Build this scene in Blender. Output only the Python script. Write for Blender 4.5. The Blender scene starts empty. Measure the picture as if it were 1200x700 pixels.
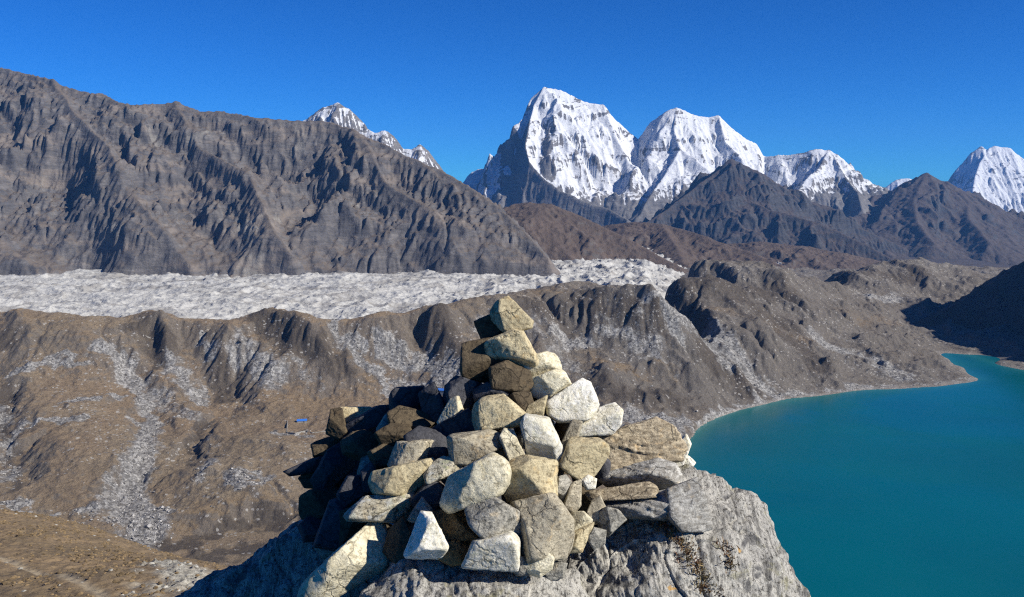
import bpy, math, random
import numpy as np
from mathutils import Vector

# ------------------------------------------------------------------ camera model
F = 1039.0            # focal length in pixels of a 1200 px wide frame
PITCH = math.radians(7.4)
HC = 450.0            # eye height above the lake
cp, sp = math.cos(PITCH), math.sin(PITCH)
SUN_AZ, SUN_EL = math.radians(113.0), math.radians(33.0)   # azimuth from +Y towards +X

def P(px, py, Y):
    u = (px - 600.0) / F; v = (350.0 - py) / F
    s = Y / (cp + v * sp)
    return np.array([u * s, Y, HC + s * (-sp + v * cp)])

def PZ(px, py, z):
    v = (350.0 - py) / F
    s = (z - HC) / (-sp + v * cp)
    return P(px, py, s * (cp + v * sp))

# ------------------------------------------------------------------ noise
def _hash(ix, iy, iz, seed):
    h = (ix.astype(np.int64) * 374761393 + iy.astype(np.int64) * 668265263 + iz.astype(np.int64) * 2147483647 % 1013904223 + seed * 144665) & 0xFFFFFFFF
    h = ((h ^ (h >> 13)) * 1274126177) & 0xFFFFFFFF
    h = ((h ^ (h >> 16)) * 2246822519) & 0xFFFFFFFF
    h = h ^ (h >> 15)
    return h

def noise2(x, y, seed=0):
    ix = np.floor(x); iy = np.floor(y)
    fx = x - ix; fy = y - iy
    ux = fx * fx * fx * (fx * (fx * 6 - 15) + 10); uy = fy * fy * fy * (fy * (fy * 6 - 15) + 10)
    z0 = np.zeros_like(ix)
    def g(dx, dy):
        a = _hash(ix + dx, iy + dy, z0, seed) / 4294967296.0 * (2 * np.pi)
        return np.cos(a) * (fx - dx) + np.sin(a) * (fy - dy)
    a = g(0, 0); b = g(1, 0); c = g(0, 1); d = g(1, 1)
    return 1.5 * ((a + (b - a) * ux) * (1 - uy) + (c + (d - c) * ux) * uy)

def fbm(x, y, octs=5, seed=0, gain=0.5, lac=2.03):
    s = 0; a = 1.0
    for i in range(octs):
        s = s + a * noise2(x, y, seed + i * 17); x = x * lac + 13.7; y = y * lac - 7.3; a *= gain
    return s

def ridged(x, y, octs=5, seed=0, gain=0.5, lac=2.03):
    s = 0; a = 1.0; w = 1.0
    for i in range(octs):
        n = 1 - np.abs(noise2(x, y, seed + i * 31)) * 1.6
        n = np.clip(n, 0, 1) ** 2 * w
        s = s + a * n; w = np.clip(n * 1.6, 0, 1)
        x = x * lac + 5.1; y = y * lac + 9.2; a *= gain
    return s

def noise3(p, seed=0):
    i = np.floor(p); f = p - i
    u = f * f * (3 - 2 * f)
    def h(dx, dy, dz):
        return _hash(i[:, 0] + dx, i[:, 1] + dy, (i[:, 2] + dz) * 3266489, seed) / 2147483648.0 - 1.0
    r = 0
    for dx in (0, 1):
        for dy in (0, 1):
            for dz in (0, 1):
                w = (u[:, 0] if dx else 1 - u[:, 0]) * (u[:, 1] if dy else 1 - u[:, 1]) * (u[:, 2] if dz else 1 - u[:, 2])
                r = r + w * h(dx, dy, dz)
    return r

def fbm3(p, octs=4, seed=0, gain=0.5):
    s = 0; a = 1.0
    for k in range(octs):
        s = s + a * noise3(p, seed + 7 * k); p = p * 2.07 + 3.1; a *= gain
    return s

def blur(a, n=1):
    for _ in range(n):
        b = np.pad(a, 1, mode='edge')
        a = (b[:-2, 1:-1] + b[2:, 1:-1] + b[1:-1, :-2] + b[1:-1, 2:] + 2 * b[1:-1, 1:-1]
             + 0.5 * (b[:-2, :-2] + b[2:, 2:] + b[:-2, 2:] + b[2:, :-2])) / 8.0
    return a

# ------------------------------------------------------------------ water erosion by many drops at once (heights in cells)
def erode(H, drops=14000, rounds=12, steps=40, seed=1, cap=0.25, er=0.3, dep=0.12, inertia=0.15, keep=None):
    rng = np.random.default_rng(seed)
    ny, nx = H.shape
    H = H.copy(); H0 = H.copy(); n = ny * nx
    lim = 0.6
    for r in range(rounds):
        x = rng.random(drops) * (nx - 4) + 1; y = rng.random(drops) * (ny - 4) + 1
        dx = np.zeros(drops); dy = np.zeros(drops)
        sp_ = np.ones(drops); w = np.ones(drops); sed = np.zeros(drops)
        for s in range(steps):
            ix = x.astype(int); iy = y.astype(int); fx = x - ix; fy = y - iy
            k = iy * nx + ix; Hf = H.ravel()
            a = Hf[k]; b = Hf[k + 1]; c = Hf[k + nx]; d = Hf[k + nx + 1]
            gx = (b - a) * (1 - fy) + (d - c) * fy; gy = (c - a) * (1 - fx) + (d - b) * fx
            h = a * (1 - fx) * (1 - fy) + b * fx * (1 - fy) + c * (1 - fx) * fy + d * fx * fy
            dx = dx * inertia - gx * (1 - inertia); dy = dy * inertia - gy * (1 - inertia)
            L = np.sqrt(dx * dx + dy * dy) + 1e-9
            dx /= L; dy /= L
            x2 = x + dx; y2 = y + dy
            alive = (x2 > 1) & (x2 < nx - 3) & (y2 > 1) & (y2 < ny - 3)
            x2 = np.clip(x2, 1, nx - 3.01); y2 = np.clip(y2, 1, ny - 3.01)
            jx = x2.astype(int); jy = y2.astype(int); qx = x2 - jx; qy = y2 - jy
            q = jy * nx + jx
            h2 = Hf[q] * (1 - qx) * (1 - qy) + Hf[q + 1] * qx * (1 - qy) + Hf[q + nx] * (1 - qx) * qy + Hf[q + nx + 1] * qx * qy
            dh = h2 - h
            c_ = np.maximum(-dh, 0.01) * sp_ * w * cap
            up = dh > 0
            amt = np.where(up, np.minimum(dh, sed), np.where(sed > c_, (sed - c_) * dep, -np.minimum((c_ - sed) * er, np.maximum(-dh, 0) * 0.5)))
            amt = np.where(alive, amt, 0); amt = np.clip(amt, -lim, lim)
            sed = sed - amt
            D = np.bincount(k, amt * (1 - fx) * (1 - fy), n) + np.bincount(k + 1, amt * fx * (1 - fy), n) \
                + np.bincount(k + nx, amt * (1 - fx) * fy, n) + np.bincount(k + nx + 1, amt * fx * fy, n)
            H = H + D.reshape(ny, nx)
            sp_ = np.sqrt(np.clip(sp_ * sp_ - dh * 1.0, 0.05, 9)) ; w *= 0.985
            w = np.where(alive, w, 0)
            x, y = x2, y2
        H = H * 0.93 + blur(H) * 0.07
        if keep is not None:
            H = H0 * keep + H * (1 - keep)
    return H

# ------------------------------------------------------------------ linking, tags, meshes
def link(o):
    bpy.context.scene.collection.objects.link(o); return o

def tag(o, label=None, cat=None, group=None, kind=None):
    if label: o['label'] = label
    if cat: o['category'] = cat
    if group: o['group'] = group
    if kind: o['kind'] = kind
    return o

def mesh_obj(name, V, Fq, mat, attrs=None, smooth=True, parent=None, origin=None):
    V = np.asarray(V, dtype=np.float64)
    if origin is not None:
        V = V - np.asarray(origin)
    Fq = np.asarray(Fq, dtype=np.int32)
    k = Fq.shape[1]
    me = bpy.data.meshes.new(name)
    me.vertices.add(len(V)); me.vertices.foreach_set('co', V.astype(np.float32).ravel())
    me.loops.add(Fq.size); me.loops.foreach_set('vertex_index', Fq.ravel())
    me.polygons.add(len(Fq))
    me.polygons.foreach_set('loop_start', np.arange(0, Fq.size, k, dtype=np.int32))
    me.polygons.foreach_set('loop_total', np.full(len(Fq), k, dtype=np.int32))
    me.polygons.foreach_set('use_smooth', np.full(len(Fq), smooth, dtype=bool))
    me.update(calc_edges=True); me.validate(verbose=False)
    for n_, a in (attrs or {}).items():
        at = me.attributes.new(n_, 'FLOAT', 'POINT'); at.data.foreach_set('value', np.asarray(a, dtype=np.float32).ravel())
    me.materials.append(mat)
    o = bpy.data.objects.new(name, me); link(o)
    if origin is not None: o.location = tuple(float(c) for c in origin)
    if parent is not None: o.parent = parent
    return o

def grid_faces(ny, nx):
    i = np.arange(ny - 1)[:, None] * nx + np.arange(nx - 1)[None, :]
    return np.stack([i, i + 1, i + nx + 1, i + nx], -1).reshape(-1, 4)

def grid_obj(name, X, Y, Z, mat, attrs=None, smooth=True):
    return mesh_obj(name, np.stack([X, Y, Z], -1).reshape(-1, 3), grid_faces(*X.shape), mat, attrs, smooth)

def bicubic(A, gx, gy):
    ny, nx = A.shape
    gx = np.clip(gx, 1, nx - 3.001); gy = np.clip(gy, 1, ny - 3.001)
    ix = gx.astype(int); iy = gy.astype(int); fx = gx - ix; fy = gy - iy
    def wt(t):
        return (((-t + 2) * t - 1) * t / 2, ((3 * t - 5) * t * t + 2) / 2, ((-3 * t + 4) * t + 1) * t / 2, (t - 1) * t * t / 2)
    wx = wt(fx); wy = wt(fy); r = 0
    for j in range(4):
        row = 0
        for i in range(4):
            row = row + wx[i] * A[iy + j - 1, ix + i - 1]
        r = r + wy[j] * row
    return r

def seg_dist(X, Y, pts):
    """distance to polyline, interpolated third value, signed side, arc parameter"""
    best = np.full(X.shape, 1e18); val = np.zeros(X.shape); side = np.zeros(X.shape); arc = np.zeros(X.shape)
    acc = 0.0
    for a, b in zip(pts[:-1], pts[1:]):
        ex, ey = b[0] - a[0], b[1] - a[1]; L2 = ex * ex + ey * ey + 1e-9; L = math.sqrt(L2)
        t = np.clip(((X - a[0]) * ex + (Y - a[1]) * ey) / L2, 0, 1)
        qx = X - a[0] - t * ex; qy = Y - a[1] - t * ey
        d = qx * qx + qy * qy
        m = d < best
        best = np.where(m, d, best); val = np.where(m, a[2] + t * (b[2] - a[2]), val)
        side = np.where(m, ex * qy - ey * qx, side); arc = np.where(m, acc + t * L, arc)
        acc += L
    return np.sqrt(best), val, side, arc

def smax(a, b, k):
    h = np.clip(0.5 + 0.5 * (a - b) / k, 0, 1)
    return b + (a - b) * h + k * h * (1 - h)

def roof(X, Y, ridges, base, k=20.0, warp=0.0, wl=500.0, seed=0):
    """mountain body: every ridge line carries a roof; the highest wins"""
    H = np.full(X.shape, float(base)); near = np.full(X.shape, 1e9)
    n1 = fbm(X / wl, Y / wl, 4, seed + 3); n2 = fbm(X / wl + 50, Y / wl - 20, 4, seed + 9)
    for r in ridges:
        pts = [P(*q) for q in r['p']]
        d, z, s, arc = seg_dist(X, Y, pts)
        near = np.minimum(near, d)
        f = np.clip(d / (wl * 0.5), 0, 1)
        if warp:
            d, _, s, arc = seg_dist(X + n1 * warp * f, Y + n2 * warp * f, pts)
        sl = np.where(s > 0, r.get('l', 0.8), r.get('r', 0.8))
        # slopes ease off with distance (scree foot)
        ease = r.get('ease', 0.0)
        h = z - sl * d * (1.0 - ease * np.clip(d / (r.get('el', 2500.0)), 0, 1) * 0.5)
        H = smax(H, h, k)
    return H, near
# ------------------------------------------------------------------ materials
ALBEDO = 0.75
class NT:
    def __init__(s, name):
        s.m = bpy.data.materials.new(name); s.m.use_nodes = True
        s.t = s.m.node_tree; s.t.nodes.clear()
        s.out = s.t.nodes.new('ShaderNodeOutputMaterial')
        s.b = s.t.nodes.new('ShaderNodeBsdfPrincipled')
        s.t.links.new(s.b.outputs[0], s.out.inputs[0])
        s.b.inputs['Specular IOR Level'].default_value = 0.25
        s.b.inputs['Roughness'].default_value = 0.9
    def n(s, t, **kw):
        o = s.t.nodes.new(t)
        for k, v in kw.items(): setattr(o, k, v)
        return o
    def l(s, a, b): s.t.links.new(a, b)
    def attr(s, name):
        a = s.n('ShaderNodeAttribute'); a.attribute_name = name; return a.outputs['Fac']
    def coord(s, kind='Object', scale=(1, 1, 1), rot=(0, 0, 0), loc=(0, 0, 0)):
        m = s.n('ShaderNodeMapping'); m.inputs['Scale'].default_value = scale; m.inputs['Rotation'].default_value = rot
        m.inputs['Location'].default_value = loc
        if kind == 'Position':
            g = s.n('ShaderNodeNewGeometry'); s.l(g.outputs['Position'], m.inputs[0])
        else:
            t = s.n('ShaderNodeTexCoord'); s.l(t.outputs['Object'], m.inputs[0])
        return m.outputs[0]
    def noise(s, vec, scale, detail=6, rough=0.6, dist=0.0):
        n = s.n('ShaderNodeTexNoise'); n.inputs['Scale'].default_value = scale; n.inputs['Detail'].default_value = detail
        n.inputs['Roughness'].default_value = rough; n.inputs['Distortion'].default_value = dist
        s.l(vec, n.inputs['Vector']); return n.outputs['Fac']
    def voro(s, vec, scale, feat='F1', out='Distance', rnd=1.0):
        n = s.n('ShaderNodeTexVoronoi', feature=feat); n.inputs['Scale'].default_value = scale
        n.inputs['Randomness'].default_value = rnd
        s.l(vec, n.inputs['Vector']); return n.outputs[out]
    def ramp(s, fac, stops, interp='LINEAR'):
        r = s.n('ShaderNodeValToRGB'); r.color_ramp.interpolation = interp
        e = r.color_ramp.elements
        while len(e) < len(stops): e.new(0.5)
        for k, (p, c) in enumerate(stops):
            e[k].position = p
            if not isinstance(c, (tuple, list)): c = (c, c, c)
            e[k].color = (*c[:3], 1)
        s.l(fac, r.inputs[0]); return r.outputs[0]
    def mix(s, fac, a, b, mode='MIX'):
        m = s.n('ShaderNodeMix', data_type='RGBA', blend_type=mode)
        for v, i in ((fac, 0), (a, 6), (b, 7)):
            if hasattr(v, 'links'): s.l(v, m.inputs[i])
            elif i == 0: m.inputs[0].default_value = v
            else: m.inputs[i].default_value = (*v, 1)
        return m.outputs[2]
    def math(s, op, a, b=0.0, clamp=False):
        m = s.n('ShaderNodeMath', operation=op, use_clamp=clamp)
        for v, i in ((a, 0), (b, 1)):
            if hasattr(v, 'links'): s.l(v, m.inputs[i])
            else: m.inputs[i].default_value = v
        return m.outputs[0]
    def bump(s, h, strength, dist, prev=None):
        b = s.n('ShaderNodeBump'); b.inputs['Strength'].default_value = strength; b.inputs['Distance'].default_value = dist
        s.l(h, b.inputs['Height'])
        if prev: s.l(prev, b.inputs['Normal'])
        return b.outputs[0]
    def slope(s):
        g = s.n('ShaderNodeNewGeometry'); x = s.n('ShaderNodeSeparateXYZ'); s.l(g.outputs['Normal'], x.inputs[0]); return x.outputs['Z']
    def done(s, col, nrm=None, rough=None):
        col = s.mix(1.0, col, (ALBEDO, ALBEDO, ALBEDO), 'MULTIPLY')
        s.l(col, s.b.inputs['Base Color'])
        if nrm: s.l(nrm, s.b.inputs['Normal'])
        if rough is not None:
            if hasattr(rough, 'links'): s.l(rough, s.b.inputs['Roughness'])
            else: s.b.inputs['Roughness'].default_value = rough
        return s.m

def mountain_mat(name, rock_a, rock_b, soil, cell, snow=False, strat=True, bump=1.0, soil_thr=(0.62, 0.8), streak=False):
    t = NT(name); v = t.coord('Position')
    n1 = t.noise(v, 1 / (cell * 40), 8, 0.65, 0.6)
    n2 = t.noise(v, 1 / (cell * 7), 8, 0.7)
    vs = t.coord('Position', scale=(1, 1, 5), rot=(0.15, -0.45, 0))
    st = t.noise(vs, 1 / (cell * 12), 6, 0.7, 1.0)
    rock = t.mix(t.ramp(n1, [(0.35, 0.0), (0.65, 1.0)]), rock_a, rock_b)
    if strat:
        rock = t.mix(t.ramp(st, [(0.42, 0.0), (0.6, 0.55)]), rock, tuple(c * 0.45 for c in rock_a))
    rock = t.mix(t.ramp(n2, [(0.3, 0.5), (0.6, 0.0)]), rock, tuple(c * 0.4 for c in rock_a))
    if streak:     # pale scree ribbons and grassy ramps that run down across the face
        vk = t.coord('Position', rot=(0, 0.62, 0), scale=(0.13, 0.5, 1))
        k1 = t.noise(vk, 1 / (cell * 14), 6, 0.6, 0.5)
        rock = t.mix(t.ramp(k1, [(0.50, 0.0), (0.62, 0.75)]), rock, tuple(min(1, c * 1.25) for c in soil))
        rock = t.mix(t.ramp(k1, [(0.34, 0.6), (0.44, 0.0)]), rock, tuple(c * 0.6 for c in rock_a))
        rock = t.mix(t.ramp(n1, [(0.60, 0.0), (0.68, 0.5)]), rock, (0.36, 0.34, 0.30))
    sl = t.slope()
    sl2 = t.math('ADD', sl, t.math('MULTIPLY', t.math('SUBTRACT', n2, 0.5), 0.5))
    so = t.ramp(sl2, [(soil_thr[0], 0.0), (soil_thr[1], 1.0)])
    soilv = t.mix(t.ramp(t.noise(v, 1 / (cell * 18), 7, 0.7), [(0.3, 0.0), (0.7, 1.0)]), soil, tuple(c * 0.62 for c in soil))
    col = t.mix(so, rock, soilv)
    rough = 0.92
    if snow:
        sn = t.attr('snow')
        s2 = t.math('ADD', sn, t.math('MULTIPLY', t.math('SUBTRACT', t.noise(v, 1 / (cell * 9), 8, 0.75, 0.8), 0.5), 1.3))
        s2 = t.math('ADD', s2, t.math('MULTIPLY', t.math('SUBTRACT', n2, 0.5), 0.5))
        vr = t.coord('Position', rot=(0, 0.5, 0), scale=(0.35, 0.35, 1))
        s2 = t.math('SUBTRACT', s2, t.ramp(t.noise(vr, 1 / (cell * 13), 7, 0.72, 1.5), [(0.53, 0.0), (0.66, 0.55)]))
        m = t.ramp(s2, [(0.46, 0.0), (0.54, 1.0)])
        col = t.mix(m, col, (0.74, 0.76, 0.80))
    b = t.bump(n2, 0.9 * bump, cell * 2.0)
    b = t.bump(st, 0.6 * bump, cell * 1.5, b)
    return t.done(col, b, rough)

def stone_mat(name, a, b, dark, cream=None, speck=0.3, band=0.0, lichen=0.0, rough=0.85, bumpy=1.0):
    """a rock surface: blotches of two colours, dark pits, bands, pale lichen; coordinates differ from stone to stone"""
    t = NT(name)
    tc = t.n('ShaderNodeTexCoord'); oi = t.n('ShaderNodeObjectInfo')
    cm = t.n('ShaderNodeVectorMath', operation='MULTIPLY_ADD')
    t.l(oi.outputs['Random'], cm.inputs[0]); cm.inputs[1].default_value = (37.0, 19.0, 53.0)
    t.l(tc.outputs['Object'], cm.inputs[2])
    v = cm.outputs[0]
    sc = t.n('ShaderNodeVectorMath', operation='MULTIPLY'); t.l(v, sc.inputs[0]); sc.inputs[1].default_value = (1, 1, 4.5)
    n1 = t.noise(v, 9, 7, 0.62, 0.5); n2 = t.noise(v, 45, 8, 0.72, 0.3); n3 = t.noise(v, 160, 5, 0.7)
    nb = t.noise(sc.outputs[0], 16, 6, 0.65, 1.2)
    col = t.mix(t.ramp(n1, [(0.38, 0.0), (0.62, 1.0)]), a, b)
    if cream:
        col = t.mix(t.ramp(t.noise(v, 5, 4, 0.5), [(0.5, 0.0), (0.62, 0.9)]), col, cream)
    if band:
        col = t.mix(t.ramp(nb, [(0.45, 0.0), (0.56, band)]), col, dark)
    nm = t.noise(v, 22, 6, 0.7, 0.8)
    col = t.mix(t.ramp(nm, [(0.40, 0.55), (0.50, 0.0)]), col, tuple(c * 0.55 + d * 0.45 for c, d in zip(b, dark)))
    col = t.mix(t.ramp(t.noise(v, 13, 5, 0.65, 0.6), [(0.58, 0.0), (0.68, 0.45)]), col, (min(a[0] * 1.15, 0.9), a[1] * 0.92, a[2] * 0.62))
    col = t.mix(t.ramp(n2, [(0.36, min(1, speck + 0.5)), (0.50, 0.0)]), col, dark)
    # hairline cracks
    wv = t.n('ShaderNodeVectorMath', operation='ADD'); nz = t.n('ShaderNodeTexNoise'); nz.inputs['Scale'].default_value = 14; nz.inputs['Detail'].default_value = 4
    t.l(v, nz.inputs['Vector']); sc2 = t.n('ShaderNodeVectorMath', operation='SCALE'); sc2.inputs['Scale'].default_value = 0.09
    t.l(nz.outputs['Color'], sc2.inputs[0]); t.l(v, wv.inputs[0]); t.l(sc2.outputs[0], wv.inputs[1])
    ce = t.voro(wv.outputs[0], 6.5, 'DISTANCE_TO_EDGE')
    crk = t.math('MULTIPLY', t.ramp(ce, [(0.0, 1.0), (0.035, 0.0)]), t.ramp(t.noise(v, 4, 2, 0.5), [(0.48, 0.0), (0.56, 1.0)]))
    col = t.mix(t.math('MULTIPLY', crk, 0.5), col, tuple(c * 0.4 for c in dark))
    col = t.mix(t.ramp(n3, [(0.38, speck), (0.5, 0.0)]), col, tuple(c * 0.6 for c in dark))
    if lichen:
        lv = t.noise(v, 22, 5, 0.6, 0.4)
        lc = t.mix(t.ramp(t.noise(v, 6, 3, 0.5), [(0.4, 0.0), (0.6, 1.0)]), (0.50, 0.50, 0.46), (0.40, 0.40, 0.24))
        col = t.mix(t.ramp(lv, [(0.52, 0.0), (0.58, lichen)]), col, lc)
        # black crustose spots
        bv = t.noise(v, 30, 4, 0.6, 0.2)
        col = t.mix(t.ramp(bv, [(0.60, 0.0), (0.65, lichen)]), col, (0.05, 0.05, 0.05))
    ri = t.math('MULTIPLY_ADD', oi.outputs['Random'], 0.25)
    hs = t.n('ShaderNodeHueSaturation'); t.l(col, hs.inputs['Color'])
    t.l(t.math('ADD', t.math('MULTIPLY', oi.outputs['Random'], 0.3), 0.85), hs.inputs['Value'])
    bmp = t.bump(n1, 0.5 * bumpy, 0.03)
    bmp = t.bump(t.math('SUBTRACT', 1.0, crk), 0.6 * bumpy, 0.01, bmp)
    bmp = t.bump(nm, 0.6 * bumpy, 0.015, bmp)
    bmp = t.bump(nb, 0.35 * bumpy, 0.012, bmp)
    bmp = t.bump(n2, 0.6 * bumpy, 0.008, bmp)
    bmp = t.bump(n3, 0.5 * bumpy, 0.002, bmp)
    return t.done(hs.outputs[0], bmp, rough)

def flat_mat(name, col, rough=0.8, nscale=None, var=0.3):
    t = NT(name)
    if nscale:
        c = t.mix(t.ramp(t.noise(t.coord(), nscale, 5, 0.6), [(0.35, 0.0), (0.65, 1.0)]), col, tuple(x * (1 - var) for x in col))
        return t.done(c, None, rough)
    t.b.inputs['Base Color'].default_value = (*col, 1); t.b.inputs['Roughness'].default_value = rough
    return t.m
# ------------------------------------------------------------------ scene, camera, light
scn = bpy.context.scene
cam = bpy.data.objects.new('camera', bpy.data.cameras.new('camera')); link(cam)
cam.location = (0, 0, HC); cam.rotation_euler = (math.radians(90) - PITCH, 0, 0)
cam.data.sensor_width = 36.0; cam.data.lens = 36.0 * F / 1200.0
cam.data.clip_start = 0.1; cam.data.clip_end = 120000.0
scn.camera = cam
scn.view_settings.view_transform = 'Standard'; scn.view_settings.look = 'None'
scn.view_settings.exposure = 0.70; scn.view_settings.gamma = 1.0
w = bpy.data.worlds.new('World'); scn.world = w; w.use_nodes = True
nt = w.node_tree; bg = nt.nodes['Background']
sky = nt.nodes.new('ShaderNodeTexSky'); sky.sky_type = 'NISHITA'; sky.sun_disc = False
sky.sun_elevation = SUN_EL; sky.sun_rotation = SUN_AZ
sky.altitude = 4500.0; sky.air_density = 1.0; sky.dust_density = 0.0; sky.ozone_density = 3.0
hs = nt.nodes.new('ShaderNodeHueSaturation'); hs.inputs['Saturation'].default_value = 1.2
tint = nt.nodes.new('ShaderNodeMix'); tint.data_type = 'RGBA'; tint.blend_type = 'MULTIPLY'; tint.inputs[0].default_value = 1.0
tint.inputs[7].default_value = (0.16, 0.78, 1.42, 1)        # the air up here is a deeper blue than the model's
nt.links.new(sky.outputs[0], hs.inputs['Color']); nt.links.new(hs.outputs[0], tint.inputs[6]); nt.links.new(tint.outputs[2], bg.inputs[0])
bg.inputs[1].default_value = 0.051
sd = bpy.data.lights.new('sun', 'SUN'); sd.energy = 4.9; sd.angle = math.radians(0.5); sd.color = (1.0, 0.945, 0.85)
so = bpy.data.objects.new('sun', sd); link(so)
sdir = Vector((math.sin(SUN_AZ) * math.cos(SUN_EL), math.cos(SUN_AZ) * math.cos(SUN_EL), math.sin(SUN_EL)))
so.rotation_euler = sdir.to_track_quat('Z', 'Y').to_euler(); so.location = (50, -20, HC + 60)
scn.cycles.max_bounces = 5; scn.cycles.diffuse_bounces = 2; scn.cycles.glossy_bounces = 2
scn.cycles.volume_bounces = 0
scn.cycles.use_denoising = False; scn.cycles.pixel_filter_type = 'BLACKMAN_HARRIS'; scn.cycles.filter_width = 1.2
# ------------------------------------------------------------------ the far mountains
M_WALL = mountain_mat('brown_rock_wall', (0.125, 0.12, 0.124), (0.228, 0.212, 0.20), (0.185, 0.155, 0.13), 6.0, streak=True, soil_thr=(0.66, 0.84))
M_SNOW = mountain_mat('snow_and_rock', (0.17, 0.165, 0.17), (0.30, 0.28, 0.26), (0.22, 0.21, 0.2), 14.0, snow=True)
M_DARK = mountain_mat('dark_grey_rock', (0.062, 0.062, 0.066), (0.10, 0.097, 0.098), (0.105, 0.085, 0.074), 12.0, snow=True)
M_HILL = mountain_mat('brown_heath', (0.12, 0.105, 0.095), (0.17, 0.145, 0.125), (0.15, 0.112, 0.088), 12.0, strat=False)

def mountain(name, x0, x1, y0, y1, cell, ridges, base, mat, k=20, warp=80, wl=600, rough=60, rwl=500, seed=1,
             snowf=None, er=dict(), fine=1.0, terr=None, post=None, aniso=None, keepw=None, kind='structure'):
    nx = int((x1 - x0) / cell) + 1; ny = int((y1 - y0) / cell) + 1
    X, Y = np.meshgrid(x0 + np.arange(nx) * cell, y0 + np.arange(ny) * cell)
    H, near = roof(X, Y, ridges, base, k, warp, wl, seed)
    f = np.clip(near / (keepw or wl * 0.5), 0.12, 1)
    up = np.clip((H - base) / (4 * rough), 0, 1)
    R = ridged(X / rwl, Y / rwl, 6, seed + 5) - 0.75
    H = H + R * rough * f * up
    if terr:     # layered rock stands in cliffs and ledges
        sp_, am, tilt = terr
        q = (H + tilt * X + fbm(X / 420, Y / 420, 4, seed + 61) * 90) / sp_
        fr = q - np.floor(q); st_ = np.clip((fr - 0.55) / 0.3, 0, 1); st_ = st_ * st_ * (3 - 2 * st_)
        H = H + (st_ - fr) * am * 2 * np.clip(fbm(X / 600, Y / 600, 3, seed + 62) + 0.6, 0, 1) * np.clip(near / 60, 0, 1) * up
    if aniso:
        ang, wa, la, amp = aniso
        c, s = math.cos(ang), math.sin(ang)
        wx = fbm(X / 700, Y / 700, 3, seed + 77) * 120
        U = (X * c + Y * s + wx) / wa; V = (-X * s + Y * c) / la
        H = H + (ridged(U, V, 4, seed + 8) - 0.75) * amp * f * up
    H = erode(H / cell, seed=seed, **er) * cell
    # broken rock: fine relief that the water did not round off
    up2 = np.clip((H - base) / (3 * rough), 0.15, 1)
    H = H + (ridged(X / (cell * 9), Y / (cell * 9), 4, seed + 91, 0.6) - 0.8) * cell * fine * up2 * np.clip(near / (6 * cell), 0.3, 1)
    if post: H = post(X, Y, H)
    attrs = {}
    if snowf is not None:
        gy, gx = np.gradient(H, cell); slp = np.sqrt(gx * gx + gy * gy)
        cur = (blur(H, 4) - H) / cell
        attrs['snow'] = snowf(X, Y, H, slp, cur)
    o = grid_obj(name, X, Y, H, mat, attrs)
    o['kind'] = kind
    return o

def wall_ridge(pts, slope=0.78, y_foot=3650.0, z_foot=55.0):
    out = []
    for px, py in pts:
        v = (350 - py) / F; k = (-sp + v * cp) / (cp + v * sp)        # z = HC + k*Y
        Yd = (HC - z_foot + slope * y_foot) / (slope - k)
        out.append((px, py, Yd))
    return out

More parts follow.
